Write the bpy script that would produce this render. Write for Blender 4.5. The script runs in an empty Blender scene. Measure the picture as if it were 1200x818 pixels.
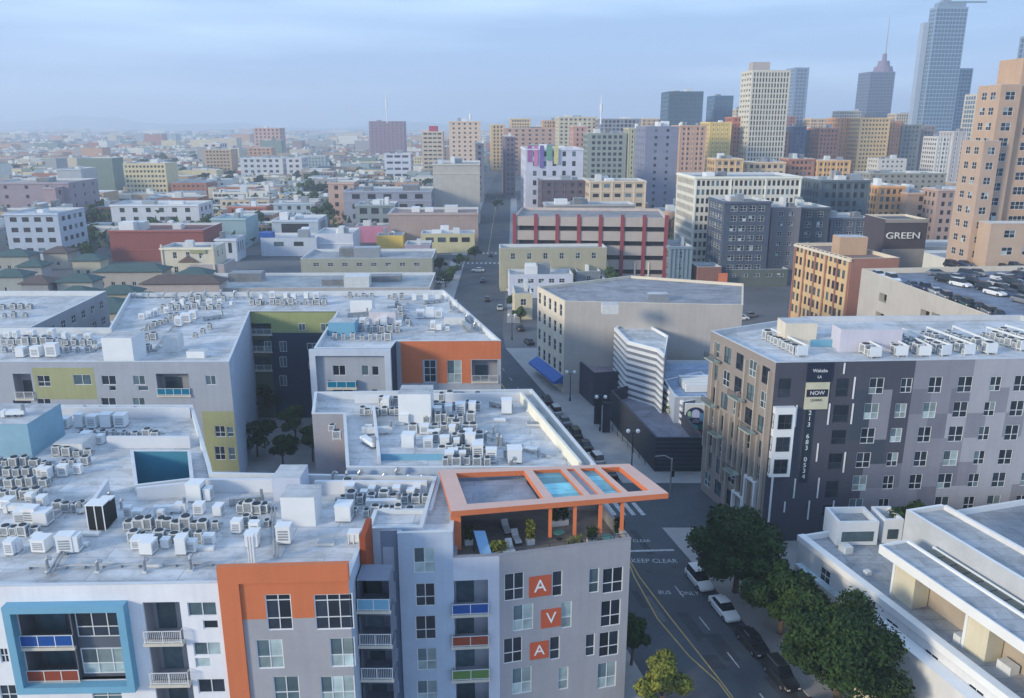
import bpy, math, random
from math import sin, cos, tan, pi, radians, hypot, atan2, floor
from mathutils import Vector, Matrix
from mathutils.geometry import tessellate_polygon
random.seed(7)
S = bpy.context.scene
COL = S.collection
# ------------------------------------------------------------------ camera, sky, sun, exposure
F = 950.0; H = 52.0; P = math.atan(264 / F); CP, SP = cos(P), sin(P)
cam = bpy.data.objects.new('camera', bpy.data.cameras.new('camera')); COL.objects.link(cam)
cam.data.sensor_width = 36; cam.data.lens = 36 * F / 1200; cam.data.clip_end = 30000; cam.data.clip_start = .5
cam.location = (0, 0, H); cam.rotation_euler = (pi / 2 - P, 0, 0); S.camera = cam
SUN_EL, SUN_AZ = radians(16), radians(-122)      # azimuth from +Y towards +X
W = bpy.data.worlds.new('World'); S.world = W; W.use_nodes = True
nt = W.node_tree; nt.nodes.clear()
def nn(t, ty, **kw):
    n = t.nodes.new(ty)
    for k, v in kw.items(): setattr(n, k, v)
    return n
out = nn(nt, 'ShaderNodeOutputWorld'); bg = nn(nt, 'ShaderNodeBackground'); bg.inputs[1].default_value = .10
sky = nn(nt, 'ShaderNodeTexSky', sky_type='NISHITA', sun_disc=False, sun_elevation=SUN_EL, sun_rotation=SUN_AZ)
tc = nn(nt, 'ShaderNodeTexCoord'); mp = nn(nt, 'ShaderNodeMapping'); mp.inputs['Scale'].default_value = (1.3, 1.0, 11)
mp.inputs['Location'].default_value = (.9, .3, .35)
no = nn(nt, 'ShaderNodeTexNoise'); no.inputs['Scale'].default_value = 1.5; no.inputs['Detail'].default_value = 5; no.inputs['Roughness'].default_value = .45
ra = nn(nt, 'ShaderNodeValToRGB')
ra.color_ramp.elements[0].position = .42; ra.color_ramp.elements[0].color = (2.4, 3.8, 6.3, 1)
ra.color_ramp.elements[1].position = .60; ra.color_ramp.elements[1].color = (4.25, 6.0, 8.4, 1)
mx = nn(nt, 'ShaderNodeMixRGB'); mx.inputs[0].default_value = .88
L = nt.links.new
L(tc.outputs['Generated'], mp.inputs[0]); L(mp.outputs[0], no.inputs[0]); L(no.outputs[0], ra.inputs[0])
L(sky.outputs[0], mx.inputs[1]); L(ra.outputs[0], mx.inputs[2]); L(mx.outputs[0], bg.inputs[0]); L(bg.outputs[0], out.inputs[0])
sd = bpy.data.lights.new('sun', 'SUN'); sd.energy = 2.4; sd.angle = radians(10); sd.color = (1, .88, .66)
so = bpy.data.objects.new('sun', sd); COL.objects.link(so)
sdir = Vector((sin(SUN_AZ) * cos(SUN_EL), cos(SUN_AZ) * cos(SUN_EL), sin(SUN_EL)))
so.rotation_euler = sdir.to_track_quat('Z', 'Y').to_euler(); so.location = (0, 0, 300)
S.view_settings.view_transform = 'Standard'; S.view_settings.look = 'None'; S.view_settings.exposure = .68; S.view_settings.gamma = 1
S.cycles.volume_bounces = 2; S.cycles.max_bounces = 6; S.cycles.volume_step_rate = 4

# ------------------------------------------------------------------ survey helpers
def G(x, y, h=0):                 # point of the plan at height h seen at survey coordinates x, y
    a = (x - 600) / F; b = (y - 409) / F; t = (h - H) / (-SP - b * CP)
    return (a * t, (CP - b * SP) * t)
def D(x, y, Y):                   # X and height at forward distance Y
    a = (x - 600) / F; b = (y - 409) / F; t = Y / (CP - b * SP)
    return (a * t, H + (-SP - b * CP) * t)
def onface(px, py, p0, p1):       # (u, z) on the upright plane through p0, p1
    a = (px - 600) / F; b = (py - 409) / F; d = (a, CP - b * SP, -SP - b * CP)
    ex, ey = p1[0] - p0[0], p1[1] - p0[1]; l = hypot(ex, ey); ex /= l; ey /= l
    n = (ey, -ex); t = (p0[0] * n[0] + p0[1] * n[1]) / (d[0] * n[0] + d[1] * n[1])
    return ((d[0] * t - p0[0]) * ex + (d[1] * t - p0[1]) * ey, H + d[2] * t)
def lin(c):
    c /= 255.
    return c / 12.92 if c <= .04045 else ((c + .055) / 1.055) ** 2.4
# ------------------------------------------------------------------ materials
MATS = {}
def mat(rgb, rough=.8, var=.12, scale=.35, metal=0, bump=0, streak=0, name='paint', spec=.35):
    key = (tuple(rgb), rough, var, scale, metal, bump, streak)
    if key in MATS: return MATS[key]
    m = bpy.data.materials.new(name); m.use_nodes = True; t = m.node_tree; b = t.nodes['Principled BSDF']
    c = [lin(v) for v in rgb]
    b.inputs['Roughness'].default_value = rough; b.inputs['Metallic'].default_value = metal
    b.inputs['Specular IOR Level'].default_value = spec
    tc = nn(t, 'ShaderNodeTexCoord'); n1 = nn(t, 'ShaderNodeTexNoise'); n1.inputs['Scale'].default_value = scale
    n1.inputs['Detail'].default_value = 6; n1.inputs['Roughness'].default_value = .65
    t.links.new(tc.outputs['Object'], n1.inputs[0])
    r = nn(t, 'ShaderNodeValToRGB'); e = r.color_ramp.elements
    e[0].position = .3; e[1].position = .7
    e[0].color = (*[v * (1 - var) for v in c], 1); e[1].color = (*[min(1, v * (1 + var)) for v in c], 1)
    t.links.new(n1.outputs[0], r.inputs[0]); res = r.outputs[0]
    if streak:
        mp = nn(t, 'ShaderNodeMapping'); mp.inputs['Scale'].default_value = (1.3, 1.3, .09); n2 = nn(t, 'ShaderNodeTexNoise')
        n2.inputs['Scale'].default_value = 1.4; n2.inputs['Detail'].default_value = 4
        t.links.new(tc.outputs['Object'], mp.inputs[0]); t.links.new(mp.outputs[0], n2.inputs[0])
        r2 = nn(t, 'ShaderNodeValToRGB'); r2.color_ramp.elements[0].position = .35; r2.color_ramp.elements[1].position = .6
        k = 1 - streak; r2.color_ramp.elements[0].color = (k, k, k * 1.01, 1); r2.color_ramp.elements[1].color = (1, 1, 1, 1)
        t.links.new(n2.outputs[0], r2.inputs[0]); mm = nn(t, 'ShaderNodeMixRGB', blend_type='MULTIPLY'); mm.inputs[0].default_value = 1
        t.links.new(res, mm.inputs[1]); t.links.new(r2.outputs[0], mm.inputs[2]); res = mm.outputs[0]
    t.links.new(res, b.inputs['Base Color'])
    if bump:
        bp = nn(t, 'ShaderNodeBump'); bp.inputs['Strength'].default_value = bump; bp.inputs['Distance'].default_value = .05
        n3 = nn(t, 'ShaderNodeTexNoise'); n3.inputs['Scale'].default_value = 9; t.links.new(tc.outputs['Object'], n3.inputs[0])
        t.links.new(n3.outputs[0], bp.inputs['Height']); t.links.new(bp.outputs[0], b.inputs['Normal'])
    MATS[key] = m; return m
def wallm(rgb, var=.07): return mat(rgb, .85, var, .25, bump=.15, streak=.055, name='wall_paint')
RM = {}
def roofm(rgb, var=.10):
    if rgb in RM: return RM[rgb]
    m = bpy.data.materials.new('roof_membrane'); m.use_nodes = True; t = m.node_tree; b = t.nodes['Principled BSDF']; c = [lin(v) for v in rgb]; b.inputs['Roughness'].default_value = .7; b.inputs['Specular IOR Level'].default_value = .3
    tc = nn(t, 'ShaderNodeTexCoord'); br = nn(t, 'ShaderNodeTexBrick'); br.inputs['Scale'].default_value = 1; br.inputs['Brick Width'].default_value = 7; br.inputs['Row Height'].default_value = 1.7; br.inputs['Mortar Size'].default_value = .035
    br.inputs['Color1'].default_value = (*[v * (1 - var) for v in c], 1); br.inputs['Color2'].default_value = (*[min(1, v * (1 + var)) for v in c], 1); br.inputs['Mortar'].default_value = (*[v * .62 for v in c], 1)
    t.links.new(tc.outputs['Object'], br.inputs[0]); res = br.outputs[0]
    for sc, lo, hi, k, dist in ((.11, .36, .56, .62, 1.5), (.45, .34, .50, .72, .6), (1.9, .28, .42, .6, .2)):
        n = nn(t, 'ShaderNodeTexNoise'); n.inputs['Scale'].default_value = sc; n.inputs['Detail'].default_value = 7; n.inputs['Roughness'].default_value = .68; n.inputs['Distortion'].default_value = dist; t.links.new(tc.outputs['Object'], n.inputs[0])
        r = nn(t, 'ShaderNodeValToRGB'); r.color_ramp.elements[0].position = lo; r.color_ramp.elements[1].position = hi; r.color_ramp.elements[0].color = (k, k * 1.0, k * .98, 1); r.color_ramp.elements[1].color = (1, 1, 1, 1); t.links.new(n.outputs[0], r.inputs[0])
        mm = nn(t, 'ShaderNodeMixRGB', blend_type='MULTIPLY'); mm.inputs[0].default_value = .85; t.links.new(res, mm.inputs[1]); t.links.new(r.outputs[0], mm.inputs[2]); res = mm.outputs[0]
    t.links.new(res, b.inputs['Base Color']); RM[rgb] = m; return m
def glassm(rgb, name, rough=.12):
    m = bpy.data.materials.new(name); m.use_nodes = True; t = m.node_tree; b = t.nodes['Principled BSDF']
    oi = nn(t, 'ShaderNodeObjectInfo'); r = nn(t, 'ShaderNodeValToRGB'); c = [lin(v) for v in rgb]
    r.color_ramp.elements[0].color = (*[v * .55 for v in c], 1); r.color_ramp.elements[1].color = (*[v * 1.5 for v in c], 1)
    t.links.new(oi.outputs['Random'], r.inputs[0])
    tc = nn(t, 'ShaderNodeTexCoord'); n1 = nn(t, 'ShaderNodeTexNoise'); n1.inputs['Scale'].default_value = 1.1
    t.links.new(tc.outputs['Object'], n1.inputs[0]); mm = nn(t, 'ShaderNodeMixRGB', blend_type='MULTIPLY'); mm.inputs[0].default_value = .6
    t.links.new(r.outputs[0], mm.inputs[1]); t.links.new(n1.outputs[0], mm.inputs[2])
    t.links.new(mm.outputs[0], b.inputs['Base Color']); b.inputs['Roughness'].default_value = rough; b.inputs['Specular IOR Level'].default_value = .5
    return m
GD = glassm((48, 58, 72), 'dark_window_glass'); GB = glassm((176, 196, 198), 'window_blind_glass', .3); GG = glassm((96, 118, 128), 'grey_window_glass')
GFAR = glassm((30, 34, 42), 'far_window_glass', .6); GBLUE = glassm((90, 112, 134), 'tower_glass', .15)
WHITE = mat((222, 224, 226), .6, .05, name='white_paint'); FRAME = mat((214, 216, 218), .5, .04, name='window_frame')
DARKF = mat((62, 66, 74), .5, .05, name='dark_frame'); METAL = mat((170, 174, 178), .4, .12, 2, metal=.6, name='galvanised_metal')
BLACK = mat((28, 30, 34), .6, .1, name='black_metal'); COPING = mat((200, 204, 208), .6, .08, .6, name='coping')
ROOFW = roofm((200, 202, 206)); ROOFG = roofm((158, 162, 168)); ROOFD = roofm((96, 100, 108)); ROOFT = roofm((176, 168, 158))
ORANGE = mat((200, 114, 74), .75, .05, .2, streak=.06, name='orange_render'); HVAC = mat((206, 208, 208), .5, .12, 1.2, name='hvac_casing')
# ------------------------------------------------------------------ mesh builder
class MB:
    def __init__(s): s.v = []; s.f = []; s.m = []
    def quad(s, pts, m=0):
        k = len(s.v); s.v += [tuple(p) for p in pts]; s.f.append(tuple(range(k, k + len(pts)))); s.m.append(m)
    def box(s, a, b, m=0, M=None):
        x0, y0, z0 = a; x1, y1, z1 = b
        c = [(x0, y0, z0), (x1, y0, z0), (x1, y1, z0), (x0, y1, z0), (x0, y0, z1), (x1, y0, z1), (x1, y1, z1), (x0, y1, z1)]
        if M is not None: c = [tuple(M @ Vector(p)) for p in c]
        k = len(s.v); s.v += c
        for f in ((0, 3, 2, 1), (4, 5, 6, 7), (0, 1, 5, 4), (1, 2, 6, 5), (2, 3, 7, 6), (3, 0, 4, 7)):
            s.f.append(tuple(k + i for i in f)); s.m.append(m)
    def prism(s, pts, z0, z1, m=0, mt=None, bottom=False):
        n = len(pts); k = len(s.v); s.v += [(x, y, z0) for x, y in pts] + [(x, y, z1) for x, y in pts]
        for i in range(n): j = (i + 1) % n; s.f.append((k + i, k + j, k + n + j, k + n + i)); s.m.append(m)
        s.f.append(tuple(range(k + n, k + 2 * n))); s.m.append(m if mt is None else mt)
        if bottom: s.f.append(tuple(range(k + n - 1, k - 1, -1))); s.m.append(m)
    def tube(s, p, q, r, n=8, m=0, r2=None):
        p, q = Vector(p), Vector(q); d = (q - p).normalized(); r2 = r if r2 is None else r2
        a = d.orthogonal().normalized(); b = d.cross(a); k = len(s.v)
        for c, rr in ((p, r), (q, r2)):
            for i in range(n): t = 2 * pi * i / n; s.v.append(tuple(c + (a * cos(t) + b * sin(t)) * rr))
        for i in range(n): j = (i + 1) % n; s.f.append((k + i, k + j, k + n + j, k + n + i)); s.m.append(m)
        s.f.append(tuple(range(k + n - 1, k - 1, -1))); s.m.append(m); s.f.append(tuple(range(k + n, k + 2 * n))); s.m.append(m)
    def ball(s, c, r, n=8, m=0):
        k = len(s.v); rows = n // 2
        for i in range(rows + 1):
            t = pi * i / rows
            for j in range(n): p = 2 * pi * j / n; s.v.append((c[0] + r * sin(t) * cos(p), c[1] + r * sin(t) * sin(p), c[2] + r * cos(t)))
        for i in range(rows):
            for j in range(n):
                a = k + i * n + j; b = k + i * n + (j + 1) % n; s.f.append((a, a + n, b + n, b)); s.m.append(m)
    def mesh(s, name, mats):
        me = bpy.data.meshes.new(name); me.from_pydata(s.v, [], s.f)
        for x in (mats if isinstance(mats, (list, tuple)) else [mats]): me.materials.append(x)
        if any(s.m): me.polygons.foreach_set('material_index', s.m)
        me.update(); return me
    def obj(s, name, mats, parent=None, loc=(0, 0, 0), rz=0):
        return link(name, s.mesh(name, mats), parent, loc, rz)
def link(name, data, parent=None, loc=(0, 0, 0), rz=0):
    o = bpy.data.objects.new(name, data); COL.objects.link(o); o.location = loc; o.rotation_euler = (0, 0, rz)
    if parent is not None: o.parent = parent
    return o
def tag(o, label=None, cat=None, group=None, kind=None):
    if label: o['label'] = label
    if cat: o['category'] = cat
    if group: o['group'] = group
    if kind: o['kind'] = kind
    return o
def thing(name, loc, label, cat, group=None, rz=0): return tag(link(name, None, None, loc, rz), label, cat, group)
def dup(root, loc, rz=0, label=None, group=None, scale=None):
    r = root.copy(); COL.objects.link(r); r.location = loc; r.rotation_euler = (0, 0, rz)
    if scale: r.scale = scale
    if label: r['label'] = label
    if group: r['group'] = group
    for ch in list(root.children):
        c = ch.copy(); COL.objects.link(c); c.parent = r
        for g in list(ch.children): d = g.copy(); COL.objects.link(d); d.parent = c
    return r
# ------------------------------------------------------------------ windows and facades
WC = {}
def win_meshes(w, h, nc, rows, fr, fd=.07):
    key = (round(w, 2), round(h, 2), nc, rows, fr.name, fd)
    if key not in WC:
        b = MB(); t = fd; y0, y1 = .03, .11
        b.box((0, y0, 0), (w, y1, t)); b.box((0, y0, h - t), (w, y1, h)); b.box((0, y0, t), (t, y1, h - t)); b.box((w - t, y0, t), (w, y1, h - t))
        xs = [t + (w - 2 * t) * i / nc for i in range(nc + 1)]; zs = [t] + [t + (h - 2 * t) * r for r in rows] + [h - t]
        for x in xs[1:-1]: b.box((x - t / 2, y0 + .01, t), (x + t / 2, y1 - .01, h - t))
        for z in zs[1:-1]: b.box((t, y0 + .015, z - t / 2), (w - t, y1 - .015, z + t / 2))
        panes = []
        for i in range(nc):
            for j in range(len(zs) - 1):
                q = MB(); x0, x1, z0, z1 = xs[i], xs[i + 1], zs[j], zs[j + 1]
                q.quad([(x0, .08, z0), (x1, .08, z0), (x1, .08, z1), (x0, .08, z1)]); panes.append(q)
        WC[key] = (b.mesh('window', fr), [{g.name: q.mesh('pane', g) for g in (GD, GB, GG)} for q in panes])
    return WC[key]
def put_window(parent, p0, ang, u, z, w, h, nc=2, rows=(.4,), glass=GD, fr=FRAME, origin=(0, 0), mixg=0, dep=0):
    fm, pm = win_meshes(w, h, nc, tuple(rows), fr)
    x = p0[0] + cos(ang) * u - sin(ang) * dep - origin[0]; y = p0[1] + sin(ang) * u + cos(ang) * dep - origin[1]
    o = link('window', fm, parent, (x, y, z), ang)
    for k, d in enumerate(pm):
        g = GG if (glass is GB and nc > 1 and k == len(rows)) else glass
        if mixg and random.random() < mixg: g = random.choice((GD, GB, GG))
        link('pane', d[g.name], o)
    return o
def facade(mb, p0, p1, z0, z1, ops, m=0, zones=(), reveal=.16, rm=None, o=(0, 0)):
    l = hypot(p1[0] - p0[0], p1[1] - p0[1]); ex, ey = (p1[0] - p0[0]) / l, (p1[1] - p0[1]) / l
    def pt(u, z, d=0): return (p0[0] + ex * u - ey * d - o[0], p0[1] + ey * u + ex * d - o[1], z)
    ops = [(max(0, a), min(l, b), max(z0, c), min(z1, d)) for a, b, c, d in ops]; ops = [q for q in ops if q[1] > q[0] + .02 and q[3] > q[2] + .02]
    zs = sorted({z0, z1} | {v for q in ops for v in q[2:]} | {min(z1, max(z0, v)) for q in zones for v in q[2:4]})
    for za, zb in zip(zs, zs[1:]):
        if zb - za < 1e-4: continue
        zm = (za + zb) / 2; act = [q for q in ops if q[2] < zm < q[3]]; za_ = [q for q in zones if q[2] < zm < q[3]]
        us = sorted({0, l} | {v for q in act for v in q[:2]} | {min(l, max(0, v)) for q in za_ for v in q[:2]}); runs = []
        for ua, ub in zip(us, us[1:]):
            if ub - ua < 1e-4: continue
            um = (ua + ub) / 2
            if any(q[0] < um < q[1] for q in act): continue
            c = m
            for q in za_:
                if q[0] < um < q[1]: c = q[4]
            if runs and abs(runs[-1][1] - ua) < 1e-6 and runs[-1][2] == c: runs[-1][1] = ub
            else: runs.append([ua, ub, c])
        for ua, ub, c in runs: mb.quad([pt(ua, za), pt(ub, za), pt(ub, zb), pt(ua, zb)], c)
    r = m if rm is None else rm
    for a, b, c, d in ops:
        R = reveal
        mb.quad([pt(a, c), pt(b, c), pt(b, c, R), pt(a, c, R)], r); mb.quad([pt(b, d), pt(a, d), pt(a, d, R), pt(b, d, R)], r)
        mb.quad([pt(a, d), pt(a, c), pt(a, c, R), pt(a, d, R)], r); mb.quad([pt(b, c), pt(b, d), pt(b, d, R), pt(b, c, R)], r)
def inset(pts, d):
    n = len(pts); res = []
    for i in range(n):
        a, b, c = pts[i - 1], pts[i], pts[(i + 1) % n]
        e1 = Vector((b[0] - a[0], b[1] - a[1])).normalized(); e2 = Vector((c[0] - b[0], c[1] - b[1])).normalized()
        n1 = Vector((-e1.y, e1.x)); n2 = Vector((-e2.y, e2.x)); k = 1 + n1.dot(n2); k = max(k, .3)
        v = (n1 + n2) * (d / k); res.append((b[0] + v.x, b[1] + v.y))
    return res
def roof_parts(bd, loops, h, o, par, rm, cm, wm):
    r = MB(); ins = [inset(lp, .3) for lp in loops]; z = h - par
    vs = [[Vector((x - o[0], y - o[1], z)) for x, y in lp] for lp in ins]; flat = [v for lp in vs for v in lp]
    for t in tessellate_polygon(vs):
        a, b, c = (flat[i] for i in t)
        if (b - a).cross(c - a).z < 0: a, c = c, a
        r.quad([a, b, c])
    r.obj('roof', rm, bd); p = MB()
    for lo, li in zip(loops, ins):
        n = len(lo); out = inset(lo, -.04)
        for i in range(n):
            j = (i + 1) % n; A, B, C, E = out[i], out[j], li[j], li[i]
            q = lambda t, zz: (t[0] - o[0], t[1] - o[1], zz)
            p.quad([q(A, h + .06), q(B, h + .06), q(C, h + .06), q(E, h + .06)]); p.quad([q(E, h + .06), q(C, h + .06), q(C, z), q(E, z)], 1)
            p.quad([q(A, h), q(B, h), q(B, h + .06), q(A, h + .06)]); p.quad([q(A, h), q(lo[i], h), q(lo[j], h), q(B, h)])
    p.obj('parapet', [cm, cm], bd)
def polyb(label, pts, h, wall, wins=None, roof=None, par=.9, holes=(), cat='building', name='building', ops=None, zones=None,
          group=None, mode='mid', wallmats=None, cop=None, base=-.12, fr=FRAME, glass=None, reveal=.16, mixg=.25, edges=None, wcols=2, wrows=(.5,)):
    """pts CCW world points; wins: dict edge -> (bay, floor, ww, wh, zbase) or one tuple for visible edges; ops: dict edge -> openings"""
    o = (sum(p[0] for p in pts) / len(pts), sum(p[1] for p in pts) / len(pts))
    bd = thing(name, (o[0], o[1], 0), label, cat, group); mb = MB(); loops = [pts] + [hh for hh in holes]
    jw = MB(); allw = [wall] + list(wallmats or []); n = len(pts); ops = ops or {}; zones = zones or {}
    for li, lp in enumerate(loops):
        for i in range(len(lp)):
            a, b = lp[i], lp[(i + 1) % len(lp)]; l = hypot(b[0] - a[0], b[1] - a[1]); ang = atan2(b[1] - a[1], b[0] - a[0])
            nx, ny = sin(ang), -cos(ang); vis = nx * (-a[0]) + ny * (-a[1]) > 0
            e = (li, i) if li else i; op = list(ops.get(e, [])); ws = wins.get(e) if isinstance(wins, dict) else (wins if vis and not li else None)
            gl = []
            if ws:
                bay, fl, ww, wh, zb = ws; nc = int((l - .8) / bay); zt = h - par * .5 - min(1.1, fl * .3) - wh; nr = int((zt - .9) / fl) + 1 if zt > .9 else 0
                if nc > 0:
                    u0 = (l - nc * bay) / 2
                    for c in range(nc):
                        for r in range(nr):
                            u = u0 + bay * (c + .5) - ww / 2; z = zt - r * fl; q = (u, u + ww, z, z + wh); op.append(q); gl.append(q)
            facade(mb, a, b, base, h, op, 0, zones.get(e, ()), reveal, o=o)
            for q in gl:
                if mode in ('mid', 'fine'):
                    put_window(bd, a, ang, q[0], q[2], q[1] - q[0], q[3] - q[2], wcols, wrows, glass or GD, fr, o, mixg, dep=.02)
                else:
                    M = Matrix.Translation((a[0] - o[0], a[1] - o[1], 0)) @ Matrix.Rotation(ang, 4, 'Z')
                    pp = [M @ Vector((q[0], reveal, q[2])), M @ Vector((q[1], reveal, q[2])), M @ Vector((q[1], reveal, q[3])), M @ Vector((q[0], reveal, q[3]))]
                    jw.quad(pp, 1 if random.random() < .2 else 0)
    mb.obj('wall', allw, bd)
    if jw.f: tag(jw.obj('window', [glass or GFAR, GG], bd), kind='stuff')
    roof_parts(bd, loops, h, o, par, roof or ROOFG, cop or COPING, wall)
    bd['o'] = o; return bd
def rect(A, w, d, yaw=0):          # yaw: direction of the front edge (deg)
    a = radians(yaw); ex, ey = cos(a), sin(a)
    return [A, (A[0] + ex * w, A[1] + ey * w), (A[0] + ex * w - ey * d, A[1] + ey * w + ex * d), (A[0] - ey * d, A[1] + ex * d)]
def bpx(label, x0, x1, yt, yb, depth, rgb, wins=None, yaw=3, roof=None, **kw):   # survey a block from its front edge
    Y = G(600, yb, 0)[1]; X0, h = D(x0, yt, Y); X1 = D(x1, yt, Y)[0]
    kw.setdefault('mode', 'mid' if Y < 290 else 'far')
    return polyb(label, rect((X0, Y), (X1 - X0) / cos(radians(yaw)), depth, yaw), h, wallm(rgb), wins, roof=roof, **kw), (X0, Y, X1, h, depth, yaw)
def ptsub(bd, p): o = bd['o']; return (p[0] - o[0], p[1] - o[1])
def addbox(bd, name, p0, w, d, z0, z1, m, yaw=0, mt=None):
    b = MB(); b.box((0, 0, z0), (w, d, z1)); 
    if mt: b.m[1] = 1
    o = bd['o']; return b.obj(name, [m] + ([mt] if mt else []), bd, (p0[0] - o[0], p0[1] - o[1], 0), radians(yaw))
def loggia(bd, a, ang, u0, u1, z0, z1, rail=None, depth=1.5, wallc=None, railh=1.05, proj=.35, slab=True):
    """open balcony recess with its door, slab and rail; one part with sub-parts"""
    o = bd['o']; w = u1 - u0; hh = z1 - z0; b = MB()
    b.quad([(0, depth, 0), (w, depth, 0), (w, depth, hh), (0, depth, hh)]); b.quad([(0, .16, 0), (0, depth, 0), (0, depth, hh), (0, .16, hh)][::-1])
    b.quad([(w, .16, 0), (w, depth, 0), (w, depth, hh), (w, .16, hh)]); b.quad([(0, 0, 0), (w, 0, 0), (w, depth, 0), (0, depth, 0)]); b.quad([(0, 0, hh), (0, depth, hh), (w, depth, hh), (w, 0, hh)])
    x = a[0] + cos(ang) * u0 - o[0]; y = a[1] + sin(ang) * u0 - o[1]
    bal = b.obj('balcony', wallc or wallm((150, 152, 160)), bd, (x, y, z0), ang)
    d = MB(); d.box((w * .12, depth - .08, .05), (w * .62, depth - .02, min(2.2, hh - .2))); d.obj('door', GG, bal)
    if slab: s = MB(); s.box((-.12, -proj - .08, -.22), (w + .12, -.002, .02)); s.obj('slab', mat((196, 190, 178), .8), bal)
    r = MB(); y0 = -proj
    r.box((-.05, y0 - .03, railh - .05), (w + .05, y0 + .03, railh), 0); r.box((-.05, y0 - .03, .1), (w + .05, y0 + .03, .15), 0)
    k = max(2, int(w / 1.1))
    for i in range(k + 1): xx = w * i / k; r.box((xx - .03, y0 - .025, 0), (xx + .03, y0 + .025, railh), 0)
    for s_ in (-.03, w - .01):
        r.box((s_, y0, railh - .05), (s_ + .04, 0, railh), 0)
    if rail is None:
        for i in range(int(w / .14)): xx = .14 * (i + .5); r.box((xx - .012, y0 - .012, .15), (xx + .012, y0 + .012, railh - .05), 0)
        for i in range(max(1, int(proj / .14))): pass
        r.obj('railing', FRAME, bal)
    else:
        r.box((0, y0 - .012, .15), (w, y0 + .012, railh - .05), 1); r.box((-.02, y0, .15), (0, 0, railh - .05), 1); r.box((w, y0, .15), (w + .02, 0, railh - .05), 1)
        r.obj('railing', [FRAME, rail], bal)
    return bal
def text(body, size, m, parent, loc, rot, ext=.02, sx=1):
    c = bpy.data.curves.new('lettering', 'FONT'); c.body = body; c.size = size; c.extrude = ext; c.align_x = 'CENTER'; c.align_y = 'CENTER'
    c.materials.append(m); t = bpy.data.objects.new('lettering_source', c); COL.objects.link(t)
    bpy.context.view_layer.update()
    me = bpy.data.meshes.new_from_object(t.evaluated_get(bpy.context.evaluated_depsgraph_get())); COL.objects.unlink(t); bpy.data.objects.remove(t)
    o = bpy.data.objects.new('lettering', me); COL.objects.link(o); o.location = loc; o.rotation_euler = rot; o.scale = (sx, 1, 1)
    if parent is not None: o.parent = parent
    return o
# ------------------------------------------------------------------ ground, roads
def sheet(name, pts, z, m, kind='structure'):
    b = MB(); vs = [Vector((x, y, z)) for x, y in pts]
    for t in tessellate_polygon([vs]):
        a, c, d = (vs[i] for i in t)
        if (c - a).cross(d - a).z < 0: a, d = d, a
        b.quad([a, c, d])
    return tag(b.obj(name, m), kind=kind)
ASPH = mat((72, 78, 86), .9, .22, .12, bump=.3, name='asphalt'); GROUND = mat((98, 100, 104), .95, .3, .02, name='city_ground')
CONC = mat((150, 150, 152), .9, .12, .3, bump=.2, name='concrete_pavement'); LINE = mat((168, 172, 176), .85, .45, 3.5, name='road_paint'); YEL = mat((168, 146, 92), .8, .25, 2, name='yellow_road_paint')
sheet('ground', [(-7500, -260), (7500, -260), (7500, 8900), (-7500, 8900)], -.13, GROUND)
kr = lambda Y: 28.2 - .24 * (Y - 64)       # right kerb of the near street
kl = lambda Y: kr(Y) - 14.5
RK = [(kr(-60), -60), (kr(64), 64), (kr(188), 188), (-2.5, 205), (-1.5, 330), (-1, 620), (12, 1500)]
LK = [(kl(-60), -60), (kl(64), 64), (kl(188), 188), (-17.5, 205), (-18.5, 330), (-20, 620), (-8, 1500)]
sheet('road', RK + LK[::-1], -.122, ASPH)
def slab(pts, name='pavement', z=0, m=CONC):
    b = MB(); b.prism(pts, -.13, z); return tag(b.obj(name, m), kind='structure')
slab([(kr(-60), -60), (kr(-60) + 130, -60), (kr(98) + 130, 98), (kr(98), 98)][::1])
slab([(kr(112), 112), (kr(112) + 140, 112), (kr(188) + 120, 188), (kr(188), 188)])
slab([(kl(-60) - 160, -60), (kl(-60), -60), (kl(188), 188), (kl(188) - 160, 188)])
slab([(-1.4, 214), (2.2, 214), (2.6, 318), (-1.2, 318)]); slab([(-23, 214), (-17.8, 214), (-18.4, 318), (-24, 318)])
slab([(-1.2, 332), (3, 332), (3.5, 620), (-.8, 620)]); slab([(-25, 332), (-18.6, 332), (-20.1, 620), (-26, 620)])
sheet('road', [(kr(98), 98), (190, 112), (190, 126), (kr(112), 112)], -.118, ASPH)
sheet('road', [(-240, 318), (-18.4, 318), (-18.4, 332), (-240, 332)], -.118, ASPH); sheet('road', [(-1.3, 318), (240, 318), (240, 332), (-1.3, 332)], -.118, ASPH)
sheet('road', [(-190, 160), (-150, 160), (-210, 420), (-235, 420)], -.114, ASPH)
mk = MB()
def stripe(b, p, q, w, m=0, z=-.112):
    d = Vector((q[0] - p[0], q[1] - p[1])).normalized() * (w / 2); n = (-d.y, d.x)
    b.quad([(p[0] - n[0], p[1] - n[1], z), (q[0] - n[0], q[1] - n[1], z), (q[0] + n[0], q[1] + n[1], z), (p[0] + n[0], p[1] + n[1], z)][::1], m)
for k in range(10):                                   # zebra bars across the street
    t = k / 9.; x = kl(104) + 1.2 + t * 12; stripe(mk, (x, 105.6), (x + .9, 101.8), .62)
stripe(mk, (kl(92) + 7.6, 92.0), (kr(92) - .9, 92.3), .42)
for k in range(7): Y = 84 - k * 6.2; x = kr(Y) - 4.35; stripe(mk, (x, Y), (x - .24 * -2.4, Y - 2.4), .14)
for k in range(14): Y = 116 + k * 7; x = kr(Y) - 4.5; stripe(mk, (x, Y), (x + .24 * 2.4, Y - 2.4), .14)
yc = [(14.2, 92), (15.2, 86), (17.4, 77.5), (19.2, 71), (20.3, 67), (23.4, 54)]; yl = [(14.2, 92), (14.6, 86), (15.9, 77.5), (18.0, 71), (20.0, 67), (23.2, 54)]
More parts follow.
